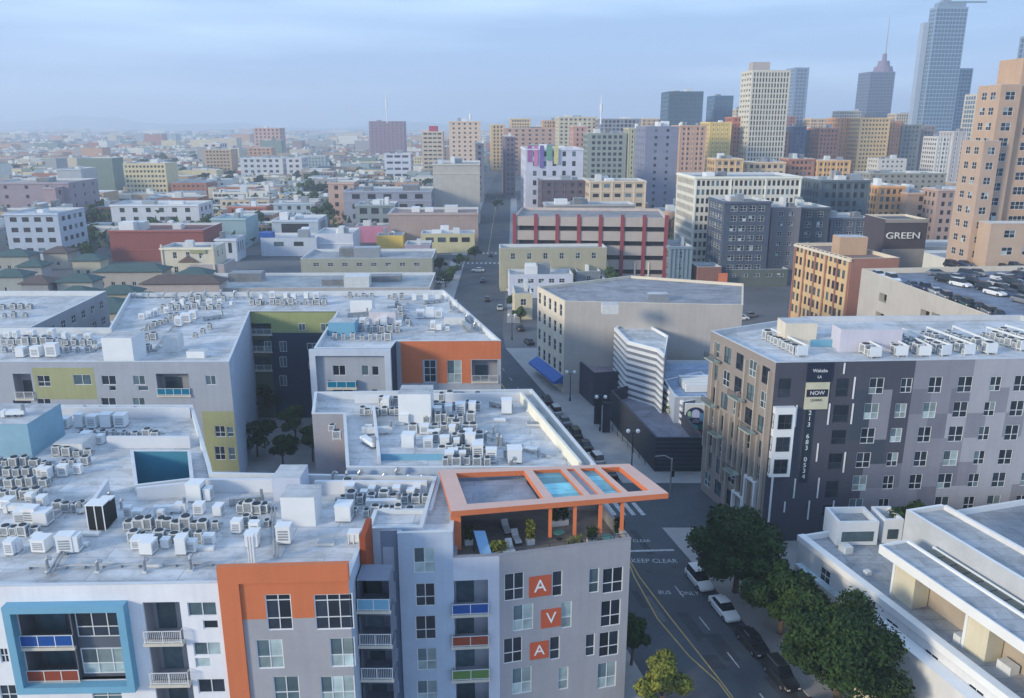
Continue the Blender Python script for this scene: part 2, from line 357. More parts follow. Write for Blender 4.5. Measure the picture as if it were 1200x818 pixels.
for ln in (yc, yl):
    for p, q in zip(ln, ln[1:]): stripe(mk, p, q, .16, 1)
for Y in range(112, 186, 6): stripe(mk, (kl(Y) + 7.2, Y), (kl(Y + 6) + 7.2, Y + 6), .28, 1)
for Y in range(340, 600, 8): stripe(mk, (-10 - (Y - 330) * .003, Y), (-10 - (Y - 322) * .003, Y + 8), .3, 1)
for Y in (312, 337):
    for k in range(9): stripe(mk, (-17 + k * 1.7, Y - 1.6), (-17 + k * 1.7, Y + 1.6), .7)
tag(mk.obj('road_marking', [LINE, YEL]), kind='structure')
for s, x, y, sz in (('KEEP CLEAR', 17.6, 89.6, 1.35), ('BUS', 17.6, 82.6, 1.1), ('ONLY', 20.4, 82.4, 1.1), ('CLEAR', 16.8, 94.6, 1.0)):
    t = text(s, sz, LINE, None, (x, y, -.114), (0, 0, radians(-1)), .001, .78); t.name = 'road_lettering'; tag(t, kind='structure')
hb = MB()
for i in range(60):
    x0 = -7400 + i * 250; f = lambda x: 60 + 45 * sin(x * .0013 + 1) + 25 * sin(x * .0041) + 12 * sin(x * .011)
    hb.quad([(x0, 7600, -.1), (x0 + 250, 7600, -.1), (x0 + 250, 8300, f(x0 + 250)), (x0, 8300, f(x0))]); hb.quad([(x0, 8300, f(x0)), (x0 + 250, 8300, f(x0 + 250)), (x0 + 250, 8850, 0), (x0, 8850, 0)])
tag(hb.obj('hills', mat((90, 100, 92), 1, .3, .004, name='hill_scrub')), kind='structure')

random.seed(17); pb = MB()
for i in range(26):
    Y = random.uniform(56, 150); x = kl(Y) + random.uniform(1, 12.5); l_ = random.uniform(1.5, 7); w_ = random.uniform(.6, 1.8); pb.quad([(x, Y, -.1165), (x + w_, Y, -.1165), (x + w_ - .24 * l_, Y + l_, -.1165), (x - .24 * l_, Y + l_, -.1165)], random.choice((0, 1)))
for i in range(9):
    Y = random.uniform(58, 140); x = kl(Y) + random.uniform(3, 12); pb.quad([(x + .38 * cos(t * pi / 5), Y + .38 * sin(t * pi / 5), -.1135) for t in range(10)], 2)
tag(pb.obj('road_patch', [mat((60, 64, 70), .95, .2, 1), mat((88, 92, 98), .9, .2, 1), mat((50, 50, 52), .6, .1, 1)]), kind='structure')
# ------------------------------------------------------------------ front-left apartment block (white, orange and grey)
def pxop(p0, p1, r):
    u0, z1 = onface(r[0], r[1], p0, p1); u1, z0 = onface(r[2], r[3], p0, p1); um = onface((r[0] + r[2]) / 2, (r[1] + r[3]) / 2, p0, p1)[0]
    w = (onface(r[2], (r[1] + r[3]) / 2, p0, p1)[0] - onface(r[0], (r[1] + r[3]) / 2, p0, p1)[0]); return (um - w / 2, um + w / 2, z0, z1)
def near_windows(bd, p0, p1, lst):
    """lst: survey rects with columns, row splits, glass; returns openings"""
    res = []; ang = atan2(p1[1] - p0[1], p1[0] - p0[0])
    for r in lst:
        q = pxop(p0, p1, r[:4]); res.append(q)
        put_window(bd, p0, ang, q[0], q[2], q[1] - q[0], q[3] - q[2], r[4], r[5], r[6], FRAME, bd['o'], 0, dep=.03)
    return res
class Hold(dict): pass
def openings_only(p0, p1, lst): return [pxop(p0, p1, r[:4]) for r in lst]
WHT = wallm((226, 226, 230)); GREYW = wallm((156, 156, 162)); LILAC = wallm((198, 202, 214)); BLUEW = wallm((176, 190, 208)); DBLUE = wallm((130, 144, 166))
TEAL = mat((64, 132, 156), .7, .08, .3, name='teal_render'); SKYB = mat((112, 164, 190), .7, .06, .3, name='light_blue_render'); OLIVE = wallm((156, 158, 120)); LIME = wallm((152, 160, 112)); NAVY = wallm((50, 62, 84))
BR = mat((30, 78, 148), .3, .05, name='blue_rail_panel'); OR_ = mat((140, 66, 44), .4, .05, name='rust_rail_panel'); GR = mat((92, 124, 66), .4, .08, name='green_rail_panel'); TR = mat((24, 110, 140), .3, .05, name='teal_rail_panel')
a0, a1 = (-66, 51.5), (-21.3, 52.75); b0, b1 = (-21.3, 52.75), (-12.1, 53.2)
wf = [(0, 760, 10, 777, 2, (.5,), GD), (0, 803, 20, 822, 2, (.4,), GD), (108, 803, 143, 824, 2, (.4,), GG), (220, 706, 254, 722, 2, (), GG), (238, 727, 256, 737, 1, (), GD),
      (227, 753, 259, 768, 2, (), GB), (229, 771, 247, 782, 1, (), GB), (232, 796, 264, 812, 2, (), GD)]
lw = [(170, 706, 213, 749), (177, 754, 221, 797), (184, 799, 228, 842)]
pin = (26, 713, 148, 797)     # inside the blue portal
p = pxop(a0, a1, pin)
blk_pts = [a0, a1, b1, (-12.1, 61.0), (-7.5, 61.3), (-7.2, 71.4), (-29.0, 72.3), (-29.8, 74.1), (-38.3, 91.8), (-66, 91.8)]
well = [(-35.0, 69.6), (-39.0, 77.6), (-33.4, 77.6), (-30.6, 71.0)]
opn = {0: openings_only(a0, a1, wf) + [pxop(a0, a1, r) for r in lw] + [p], 1: []}
of = [(312, 697, 342, 738, 2, (.32, .85), GD), (369, 697, 414, 737, 3, (.34, .84), GD), (301, 750, 332, 783, 2, (.4,), GB), (387, 748, 416, 781, 2, (.4,), GB), (321, 793, 351, 824, 2, (.4,), GG), (376, 793, 416, 824, 3, (.4,), GB)]
opn[1] = openings_only(b0, b1, of)
zo = onface(330, 725, b0, b1)[1]; uo = onface(288, 760, b0, b1)[0]
LB = polyb('long white and grey apartment block with orange corner bay and crowded white roof, bottom left', blk_pts, 19.5, WHT, None, roof=ROOFW, ops=opn,
           holes=[well], name='apartment_building', wallmats=[ORANGE, GREYW, BLUEW, TEAL, SKYB],
           zones={1: [(0, 20, 0, 19.5, 2), (0, 20, zo, 19.5, 1), (0, uo, 0, 19.5, 1)], 2: [(0, 20, 0, 20, 3)], 3: [(0, 20, 0, 20, 3)], 6: [(0, 20, 0, 20, 3)], 7: [(0, 60, 0, 20, 3)],
                  (1, 0): [(0, 20, 0, 20, 0)], (1, 1): [(0, 20, 0, 20, 4)], (1, 2): [(0, 20, 0, 20, 4)], (1, 3): [(0, 20, 0, 20, 4)]})
near_windows(LB, a0, a1, wf); near_windows(LB, b0, b1, of)
AA = atan2(a1[1] - a0[1], a1[0] - a0[0])
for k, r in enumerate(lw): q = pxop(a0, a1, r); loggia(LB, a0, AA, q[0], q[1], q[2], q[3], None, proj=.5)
# portal in light blue with two balconies and two windows
def fpt(a, ang, u, d): return (a[0] + cos(ang) * u - sin(ang) * d, a[1] + sin(ang) * u + cos(ang) * d)
def frame_ring(bd, a, ang, q, t, proj, m, inner=.02):
    b = MB(); w = q[1] - q[0]; h = q[3] - q[2]
    b.box((-t, -proj, -t), (w + t, -.003, 0)); b.box((-t, -proj, h), (w + t, -.003, h + t)); b.box((-t, -proj, 0), (0, -.003, h)); b.box((w, -proj, 0), (w + t, -.003, h))
    x, y = fpt(a, ang, q[0], 0); o = bd['o']; return b.obj('portal_frame', m, bd, (x - o[0], y - o[1], q[2]), ang)
frame_ring(LB, a0, AA, p, .55, .75, SKYB)
mid = p[0] + (p[1] - p[0]) * .5; zm = (p[2] + p[3]) / 2 - .1
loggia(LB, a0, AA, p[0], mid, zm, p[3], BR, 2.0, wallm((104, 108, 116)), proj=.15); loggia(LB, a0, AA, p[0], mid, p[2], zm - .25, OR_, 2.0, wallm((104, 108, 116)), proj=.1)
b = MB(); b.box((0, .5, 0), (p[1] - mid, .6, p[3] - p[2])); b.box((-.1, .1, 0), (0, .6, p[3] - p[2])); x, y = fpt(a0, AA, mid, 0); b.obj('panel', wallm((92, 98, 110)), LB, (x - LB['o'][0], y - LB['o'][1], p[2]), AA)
ww = p[1] - mid
put_window(LB, a0, AA, mid + .15, zm + .5, ww - .3, 2.1, 3, (.4,), GD, FRAME, LB['o'], dep=.38); put_window(LB, a0, AA, mid + .15, p[2] + .35, ww - .3, 2.2, 3, (.4,), GB, FRAME, LB['o'], dep=.38)
# orange parapet band and brown fin
AB = atan2(b1[1] - b0[1], b1[0] - b0[0]); lb = hypot(b1[0] - b0[0], b1[1] - b0[1])
b = MB(); b.box((-.25, -.18, zo + 3.1), (lb + .05, .3, 20.9)); b.box((-.25, -.18, 0), (uo, -.003, zo + 3.1)); x, y = b0; b.obj('fascia', [ORANGE], LB, (x - LB['o'][0], y - LB['o'][1], 0), AB)
addbox(LB, 'fin', (-12.05, 57.6), .45, 3.2, 14.2, 20.6, mat((150, 72, 40), .8, .05, name='rust_render'))
for z in (15.6, 12.5, 9.4, 6.3, 3.2):
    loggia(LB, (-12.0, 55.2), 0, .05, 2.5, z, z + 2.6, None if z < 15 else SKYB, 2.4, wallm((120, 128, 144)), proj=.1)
for z in (15.0, 12.0, 9.0, 6.0): put_window(LB, (-12.1, 53.2), pi / 2, 1, z, .9, 1.6, 1, (.4,), GG, FRAME, LB['o'], dep=-.03)
# penthouse and roof upstands
def roofbox(bd, px, py, zt, w, d, z0, m, mt=None, yaw=0, name='penthouse'):   # front-left top corner survey
    X, Y = G(px, py, zt); return addbox(bd, name, (X, Y), w, d, z0, zt, m, yaw, mt or ROOFW)
roofbox(LB, -70, 497, 22.3, 8.9, 6.4, 18.6, mat((132, 168, 186), .7, .1, .5, name='pale_blue_render')); roofbox(LB, 62, 520, 19.9, 3, 3, 18.6, HVAC, name='roof_hatch')
roofbox(LB, 328, 583, 21.3, 2.9, 2.6, 18.6, WHITE); roofbox(LB, 318, 560, 20.9, 2.6, 3.0, 18.6, wallm((190, 196, 212)))
def upstand(bd, p, q, t, z0, z1, m): 
    a = atan2(q[1] - p[1], q[0] - p[0]); l = hypot(q[0] - p[0], q[1] - p[1]); return addbox(bd, 'upstand', p, l, t, z0, z1, m, math.degrees(a))
UPM = mat((205, 208, 214), .7, .06, name='white_upstand')
for p_, q_ in ((G(160, 575, 19.7), G(222, 568, 19.7)), (G(65, 478, 19.9), G(222, 478, 19.9)), (G(125, 515, 19.6), G(222, 515, 19.6)), (G(222, 560, 20.1), G(330, 560, 20.1)), (G(368, 562, 20.1), G(500, 562, 20.1)), (G(105, 600, 19.6), G(128, 565, 19.6))):
    upstand(LB, p_, q_, .35, 18.6, 19.9, UPM)

# ------------------------------------------------------------------ corner block with the orange roof canopy
c0, c1 = (-12.1, 61.0), (-9.5, 61.1); t0, t1 = (-9.5, 60.6), (-4.95, 60.9); l0, l1 = (-4.95, 60.9), (-1.08, 61.2); g0, g1 = (-1.08, 61.2), (10.45, 64.1)
rows_c = [(449, 641, 462, 669, 1, (.4,), GG), (452, 682, 464, 705, 1, (.4,), GG), (453, 722, 465, 738, 1, (), GD), (455, 760, 467, 775, 1, (), GD), (455, 798, 468, 812, 1, (), GG)]
rows_t = [(485, 642, 510, 671, 2, (.4,), GB), (487, 684, 510, 710, 2, (.4,), GD), (487, 722, 511, 749, 2, (.4,), GD), (489, 760, 512, 785, 2, (.4,), GB), (489, 798, 513, 823, 2, (.4,), GB)]
rows_g = [(591, 673, 614, 702, 2, (.4,), GD), (647, 670, 659, 698, 1, (.4,), GD), (690, 667, 702, 694, 1, (.4,), GG), (706, 667, 730, 693, 2, (.4,), GD),
          (601, 710, 625, 737, 2, (.4,), GB), (657, 706, 670, 735, 1, (.4,), GB), (704, 705, 727, 732, 2, (.4,), GD), (590, 749, 612, 775, 2, (.4,), GD), (644, 747, 656, 772, 1, (.4,), GD),
          (686, 744, 697, 768, 1, (.4,), GD), (702, 742, 725, 767, 2, (.4,), GD), (600, 784, 623, 811, 2, (.4,), GB), (654, 783, 666, 807, 1, (.4,), GB), (700, 778, 722, 804, 2, (.4,), GB)]
lcol = [(530, 681, 572, 716, BR), (530, 719, 572, 753, OR_), (530, 758, 573, 792, GR), (531, 797, 573, 831, OR_)]
# lower terrace part
cb_pts = [l0, l1, g1, (8.6, 72.2), (-5.1, 72.2)]
cb_pts = [l0, l1, g1, (8.4, 71.9), (-5.2, 71.9)]
GTOP = 16.9
CB = polyb('grey corner apartment block with square orange letter signs and planted roof terrace', cb_pts, GTOP, GREYW, None, roof=mat((132, 126, 122), .85, .15, .8, name='terrace_paving'), par=1.05,
           ops={0: [pxop(l0, l1, r[:4]) for r in lcol], 1: openings_only(g0, g1, rows_g)}, name='apartment_building', wallmats=[LILAC], zones={0: [(0, 9, 0, 20, 1)]}, cop=mat((150, 150, 156), .8))
near_windows(CB, g0, g1, rows_g); AL = atan2(l1[1] - l0[1], l1[0] - l0[0]); AG = atan2(g1[1] - g0[1], g1[0] - g0[0])
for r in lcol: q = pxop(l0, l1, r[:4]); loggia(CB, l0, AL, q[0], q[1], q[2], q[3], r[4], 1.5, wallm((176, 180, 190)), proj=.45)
for r, ch in (((620, 673, 642, 697), 'A'), ((634, 713, 655, 733), 'V'), ((621, 751, 640, 770), 'A')):
    q = pxop(g0, g1, r); s = MB(); w = (q[1] - q[0] + q[3] - q[2]) / 2; s.box((0, -.09, 0), (w, -.003, w)); x, y = fpt(g0, AG, q[0], 0)
    so_ = s.obj('sign_panel', mat((186, 88, 58), .6, .06, name='sign_orange'), CB, (x - CB['o'][0], y - CB['o'][1], q[2]), AG)
    text(ch, w * .85, WHITE, so_, (w / 2, -.1, w / 2), (pi / 2, 0, 0), .02)
tw = [(-12.1, 61.05), (-9.5, 61.1), (-9.5, 60.6), (-4.95, 60.9), (-5.15, 71.9), (-7.1, 71.9), (-7.3, 65.0), (-12.1, 65.0)]
TW = polyb('pale blue stair tower between orange bay and terrace block', tw, 19.3, BLUEW, None, roof=ROOFW, ops={0: openings_only(c0, c1, rows_c), 2: openings_only(t0, t1, rows_t)}, name='stair_tower', cat='building',
           wallmats=[DBLUE], zones={0: [(0, 9, 0, 20, 1)], 1: [(0, 9, 0, 20, 1)]}, par=.35)
near_windows(TW, c0, c1, rows_c); near_windows(TW, t0, t1, rows_t)
# canopy
CZ = 20.4
k = [(-5.15, 62.4), (13.9, 65.9), (11.3, 72.4), (-6.9, 70.9)]
def lerp(p, q, t): return (p[0] + (q[0] - p[0]) * t, p[1] + (q[1] - p[1]) * t)
cp = thing('roof_canopy', (0, 66, GTOP), 'orange framed roof canopy with light blue glass bays over the corner terrace', 'canopy'); co = (0, 66, GTOP)
def cpt(u, v, z): a = lerp(k[0], k[1], u); b_ = lerp(k[3], k[2], u); c = lerp(a, b_, v); return (c[0] - co[0], c[1] - co[1], z - co[2])
def slabuv(name, u0, u1, v0, v1, z0, z1, ms):
    b = MB(); q = [cpt(u0, v0, 0), cpt(u1, v0, 0), cpt(u1, v1, 0), cpt(u0, v1, 0)]
    b.prism([(c[0], c[1]) for c in q], z0 - co[2], z1 - co[2], 0, len(ms) - 1, True); return b.obj(name, ms, cp)
CT = mat((206, 172, 160), .8, .05, name='canopy_top')
slabuv('beam', 0, 1, 0, .13, CZ - .5, CZ, [ORANGE, CT]); slabuv('beam', .0, .93, .9, 1, CZ - .5, CZ, [ORANGE, CT]); slabuv('beam', 0, .08, .13, .9, CZ - .5, CZ, [ORANGE, CT]); slabuv('beam', .93, 1, .13, 1, CZ - .5, CZ, [ORANGE, CT])
slabuv('beam', .43, .475, .13, .9, CZ - .5, CZ, [ORANGE, CT]); slabuv('beam', .62, .65, .13, .9, CZ - .5, CZ - .004, [ORANGE, CT]); slabuv('beam', .69, .72, .13, .9, CZ - .5, CZ, [ORANGE, CT])
slabuv('beam', .80, .83, .13, .9, CZ - .5, CZ, [ORANGE, CT])
slabuv('roof_tray', .08, .43, .13, .9, CZ - 1.0, CZ - .85, [roofm((150, 156, 170))]); slabuv('roof_tray', .65, .69, .13, .9, CZ - .3, CZ - .2, [GREYW]); slabuv('roof_panel', .62, .71, .135, .895, CZ - .62, CZ - .52, [GREYW])
GLZ = glassm((120, 196, 212), 'blue_canopy_glass', .2)
for u0, u1 in ((.475, .62), (.72, .80)):
    for j in range(5): v0 = .135 + j * .153; slabuv('pane', u0 + .002, u1 - .002, v0, v0 + .145, CZ - .35, CZ - .3, [GLZ])
for u, w in ((.0, .55), (.445, .3), (.56, .3), (.68, .32), (.785, .3)):
    c = cpt(u, .06, 0); s = MB(); zz = CZ - .5 if w < .5 else CZ - .5
    s.box((c[0], c[1] - .1, 0 if w < .5 else -.4), (c[0] + w * (1.6 if w > .5 else 1), c[1] + .25, CZ - .5 - co[2])); s.obj('post', ORANGE, cp)
for u in (.08, .45, .7, .86): c = cpt(u, .95, 0); s = MB(); s.box((c[0], c[1] - .3, 0), (c[0] + .3, c[1], CZ - .5 - co[2])); s.obj('post', ORANGE, cp)
b = MB(); q0, q1 = cpt(.43, .92, 0), cpt(.03, .92, 0)
b.box((q1[0], q1[1] - .2, 0), (q0[0], q1[1], 2.6)); b.obj('back_wall', wallm((126, 128, 138)), cp)
for x in (1.2, 2.9, 5.0): put_window(cp, (q1[0], q1[1] - .22), 0, x, .1, 1.2, 2.1, 2, (), GD, DARKF, (0, 0), dep=-.08)

# ------------------------------------------------------------------ middle block and rear U-shaped block
MBK = polyb('grey apartment block with broad white roof full of condensers, beside the street', [(-22.9, 87.4), (-19.3, 87.4), (-16.0, 72.4), (8.3, 72.4), (2.5, 96.3), (-24.4, 95.2)], 20, GREYW, None, roof=ROOFW, name='apartment_building',
            wallmats=[BLUEW, ORANGE], zones={1: [(2, 20, 0, 20, 1), (.2, 2, 0, 18.6, 2)], 2: [(0, 30, 0, 20, 1)]})
upstand(MBK, (.9, 94.4), (6.5, 73.0), .3, 19.0, 20.3, mat((224, 220, 206), .7, .05, name='cream_upstand')); upstand(MBK, (-19.2, 93.6), (.9, 94.3), .3, 19.0, 20.2, UPM); upstand(MBK, (-16.4, 90), (-13.4, 75), .3, 19, 20.1, UPM)
roofbox(MBK, 466, 462, 22.6, 3.7, 3.4, 19.1, WHITE); roofbox(MBK, 487, 474, 21.0, 1.7, 1.6, 19.1, HVAC); roofbox(MBK, 445, 532, 19.8, 6.8, 1.6, 19.1, SKYB, name='roof_hatch')
u0_, u1_ = (-95, 108.5), (-39.5, 108.5)
LF = [(44, 440, 59, 453, 2, (.4,), GD), (86, 439, 107, 451, 2, (), GG), (119, 440, 136, 451, 2, (), GD), (128, 452, 136, 458, 1, (), GD), (156, 440, 170, 451, 2, (), GG), (162, 452, 174, 458, 1, (), GG), (241, 440, 253, 451, 2, (), GG),
      (-20, 440, -5, 452, 2, (.4,), GD), (44, 467, 60, 480, 2, (.4,), GD), (119, 466, 136, 478, 2, (), GD), (156, 466, 170, 478, 2, (), GG), (252, 499, 264, 512, 2, (.4,), GD), (252, 523, 264, 539, 2, (.4,), GD), (266, 500, 274, 512, 1, (.4,), GG), (268, 524, 276, 539, 1, (.4,), GG)]
LL = [(17, 438, 38, 467, None), (184, 438, 222, 463, TR), (17, 469, 38, 492, None)]
box0, box1 = G(368, 408, 20), G(458, 408, 20); org0, org1 = G(471, 400, 20), G(587, 399.5, 20)
RF1 = [(390, 428, 405, 440, 2, (), GD), (424, 428, 432, 440, 1, (), GG), (436, 429, 444, 440, 1, (), GD), (390, 455, 414, 465, 2, (), GD), (436, 456, 443, 465, 1, (), GD)]
RF2 = [(497, 422, 511, 448, 2, (.33, .66), GD), (524, 422, 541, 449, 2, (.4,), GB)]
oz = lambda r: pxop(u0_, u1_, r)
def zc(p0, p1, r, m): q = pxop(p0, p1, r); return (q[0], q[1], q[2], q[3], m)
gz0, gz1 = (-46.4, 140.0), (-30.9, 140.0)
upts = [u0_, u1_, (-46.4, 140.0), (-30.9, 140.0), (box0[0], box0[1]), (box1[0], box0[1]), (box1[0] + .2, org0[1]), (org1[0], org0[1] + .3), (-13.6, 159), (-75, 156), (-65.5, 128), (-95, 128)]
UB = polyb('U-shaped grey apartment block with lime, orange and teal accents behind the courtyard', upts, 20, wallm((160, 166, 176)), None, roof=ROOFW, name='apartment_building',
           wallmats=[OLIVE, ORANGE, LIME, NAVY, BLUEW, wallm((88, 98, 84))],
           ops={0: openings_only(u0_, u1_, LF) + [oz(r[:4]) for r in LL], 4: openings_only(upts[4], upts[5], RF1), 6: openings_only(upts[6], upts[7], RF2) + [pxop(upts[6], upts[7], (553, 422, 583, 447))],
                2: [pxop(gz0, gz1, r) for r in ((291, 379, 318, 392), (300, 378, 300, 379), (350, 379, 358, 387), (376, 379, 388, 388), (292, 398, 318, 412), (292, 418, 318, 434))]},
           zones={0: [zc(u0_, u1_, (40, 431, 112, 468), 1), zc(u0_, u1_, (240, 482, 400, 552), 1)], 1: [(0, 60, 0, 20, 5)], 2: [(0, 40, 0, 20, 6), zc(gz0, gz1, (286, 366, 420, 390), 3), zc(gz0, gz1, (321, 390, 420, 520), 4)],
                  3: [(0, 60, 0, 20, 4)], 5: [(0, 9, 0, 20, 4)], 6: [zc(upts[6], upts[7], (470, 395, 600, 421), 2), zc(upts[6], upts[7], (470, 395, 495, 449), 2), zc(upts[6], upts[7], (512, 421, 552, 449), 2)]})
near_windows(UB, u0_, u1_, LF); near_windows(UB, upts[4], upts[5], RF1); near_windows(UB, upts[6], upts[7], RF2)
for r in LL: q = oz(r[:4]); loggia(UB, u0_, 0, q[0], q[1], q[2], q[3], r[4], 1.6, proj=.2)
q = pxop(upts[6], upts[7], (553, 422, 583, 447)); loggia(UB, upts[6], atan2(.3, 16), q[0], q[1], q[2], q[3], None, 1.6, proj=.2)
q = pxop(upts[4], upts[5], (385, 441, 418, 452)); loggia(UB, upts[4], 0, q[0], q[1], q[2] - .1, q[3] - .1, TR, .1, proj=.9)
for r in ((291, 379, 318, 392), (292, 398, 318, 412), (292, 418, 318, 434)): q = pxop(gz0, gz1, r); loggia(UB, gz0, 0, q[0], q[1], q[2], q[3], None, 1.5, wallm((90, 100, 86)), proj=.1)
for r in ((310, 400, 318, 410), (328, 400, 336, 412), (328, 418, 336, 430), (328, 440, 336, 452), (360, 402, 372, 410), (362, 424, 372, 432), (350, 379, 358, 387), (376, 379, 388, 388)):
    q = pxop(gz0, gz1, r); put_window(UB, gz0, 0, q[0], q[2], q[1] - q[0], q[3] - q[2], 2, (), GG, FRAME, UB['o'], dep=-.1)
q = (.25, box1[0] - box0[0] - .9, 8, 19.0); frame_ring(UB, upts[4], 0, q, .9, .7, wallm((186, 196, 210)))
roofbox(UB, 118, 396, 22.8, 4.3, 4.2, 19.1, WHITE); roofbox(UB, 190, 394, 21.6, 2.2, 2.2, 19.1, HVAC); roofbox(UB, 410, 352, 21.8, 3.9, 3.0, 19.1, WHITE); roofbox(UB, 432, 366, 21.4, 4.5, 3.0, 19.1, mat((206, 200, 206), .7)); roofbox(UB, 384, 378, 21.3, 4.3, 3.4, 19.1, SKYB)
roofbox(UB, 218, 412, 20.1, 2.6, 1.5, 19.1, WHITE, name='roof_hatch'); roofbox(UB, 520, 372, 20.4, 3.6, 3, 19.1, HVAC, name='roof_hatch')
FL = polyb('low pale grey block with white roof at the left picture edge', [(-104, 128.5), (-78.5, 128.5), (-80.5, 158), (-108, 158)], 20.0, wallm((150, 156, 166)), (4, 3.2, 1.6, 1.5, 1.2), roof=ROOFW)

# ------------------------------------------------------------------ dark panelled block across the street
SL = wallm((74, 76, 88)); MG = wallm((134, 134, 144)); LG = wallm((164, 164, 172)); SL2 = wallm((62, 72, 84)); MG2 = wallm((118, 118, 130)); TAUPE = wallm((140, 132, 128))
w0, w1 = (32.0, 94.2), (82.0, 97.0); wl = (27.8, 109.7)
def z7(X, Y): return (760 + X / 2.727, 350 + Y / 2.727)
rws = [(285, [728, 823, 915, 1010, 1107, 1188]), (363, [712, 805, 897, 995, 1088, 1175]), (443, [700, 790, 880, 980, 1070, 1158]), (519, [686, 778, 868, 963, 1055, 1138]), (593, [674, 765, 852, 945, 1037, 1117]), (664, [662, 750, 845, 935, 1022, 1100])]
wid = [1.85, 1.45, 1.7, 1.9, 1.45, 1.8]; opw = []; gw = []
zr = [20.9, 17.6, 14.35, 11.05, 7.9, 4.7]
for r, (Y7, xs) in enumerate(rws):
    xs = list(xs) + [xs[-1] + 88, xs[-1] + 180, xs[-1] + 265]
    for c, X7 in enumerate(xs):
        u, z = onface(*z7(X7, Y7), w0, w1); w = (wid + [1.5, 1.8, 1.8])[c]; hh = 2.1 if w > 1.5 else 1.9
        if u + w / 2 > 49.5: continue
        if r == 5 and c == 2: continue
        opw.append((u - w / 2, u + w / 2, zr[r] - hh / 2, zr[r] + hh / 2)); gw.append((2, GB if random.random() < .3 else GD))
dk = []
for (xa, ya, xb, yb) in ((415, 250, 455, 320), (600, 250, 640, 318), (590, 335, 640, 400), (585, 415, 632, 470), (575, 490, 620, 550), (565, 578, 605, 640), (555, 655, 590, 700)):
    q = pxop(w0, w1, (*z7(xa, ya), *z7(xb, yb))); dk.append((q[0], q[1], q[2] + .2, q[3] - .2))
zn = []; random.seed(11)
for i in range(20):
    for j in range(7):
        u = i * 2.5; t = u + random.uniform(-2.2, 2.2) + j * -.4
        zn.append((u, u + 2.5, j * 3.3 + .6, j * 3.3 + 3.9 if j < 6 else 24.1, 0 if t < 6 else (4 if t < 11 and random.random() < .4 else 0) if t < 12.5 else (1 if random.random() < .6 else 3) if t < 22 else (2 if random.random() < .7 else 1)))
zn.append((0, 50, -.2, .6, 0))
lfl = hypot(w0[0] - wl[0], w0[1] - wl[1]); lop = []
for c in range(5):
    for r in range(7): lop.append((.9 + c * 3.1, 2.6 + c * 3.1, 1.3 + r * 3.25, 3.5 + r * 3.25))
GBL = polyb('dark slate and grey panelled apartment block with vertical leasing banner', [w0, w1, (77, 119.5), (44, 118.5), wl], 24.1, SL, None, roof=ROOFW, name='apartment_building', par=.7,
            wallmats=[MG, LG, MG2, SL2, TAUPE], ops={0: opw + dk, 4: lop}, zones={0: zn, 4: [(0, 20, 0, 25, 5)]}, cop=mat((186, 190, 196), .6))
AW = atan2(w1[1] - w0[1], w1[0] - w0[0]); AWL = atan2(w0[1] - wl[1], w0[0] - wl[0])
for q, (nc, g) in zip(opw, gw): put_window(GBL, w0, AW, q[0], q[2], q[1] - q[0], q[3] - q[2], nc, (.38,), g, FRAME, GBL['o'], .15, dep=.02)
for q in dk: put_window(GBL, w0, AW, q[0], q[2], q[1] - q[0], q[3] - q[2], 1, (.4,), GD, DARKF, GBL['o'], dep=.02)
for i, q in enumerate(lop): put_window(GBL, wl, AWL, q[0], q[2], q[1] - q[0], q[3] - q[2], 2, (.4,), random.choice((GD, GG, GG)), DARKF if i % 3 else FRAME, GBL['o'], dep=.02)
for c in range(12):                                         # pale vertical fins of the street front
    z0 = random.choice((.5, 4, 7.2)); z1 = random.choice((14, 18, 22.8, 22.8)); s = MB(); s.box((0, -.45, z0), (.16, -.003, z1)); x, y = fpt(wl, AWL, .3 + c * 1.36, 0)
    s.obj('fin', mat((176, 166, 156), .7, .08), GBL, (x - GBL['o'][0], y - GBL['o'][1], 0), AWL)
for u, z in ((1.2, 20.6), (8.0, 17.3), (3.5, 10.5), (8.2, 7.0), (11.2, 14.0), (1.2, 14.2)):
    s = MB(); s.box((0, -1.5, 0), (2.6, -.46, .18)); x, y = fpt(wl, AWL, u, 0); bb = s.obj('balcony', mat((150, 160, 152), .7), GBL, (x - GBL['o'][0], y - GBL['o'][1], z), AWL)
    s = MB(); s.box((0, -1.5, 1.05), (2.6, -1.45, 1.1)); s.box((0, -1.5, .18), (.04, -1.45, 1.05)); s.box((2.56, -1.5, .18), (2.6, -1.45, 1.05))
    for i in range(12): s.box((.2 + i * .19, -1.49, .18), (.225 + i * .19, -1.46, 1.05))
    s.obj('railing', DARKF, bb)
for (X, ya, yb) in ((472, 340, 410), (443, 495, 560), (577, 335, 402), (540, 462, 520), (658, 250, 320), (625, 205, 240), (652, 335, 400), (627, 490, 555), (467, 575, 637), (543, 572, 637), (434, 648, 682), (512, 645, 705), (590, 645, 690)):
    u, za = onface(*z7(X, ya), w0, w1); zb = onface(*z7(X, yb), w0, w1)[1]; s = MB(); s.box((u, -.09, zb), (u + .17, -.003, za)); s.obj('strip', WHITE, GBL, (w0[0] - GBL['o'][0], w0[1] - GBL['o'][1], 0), AW)
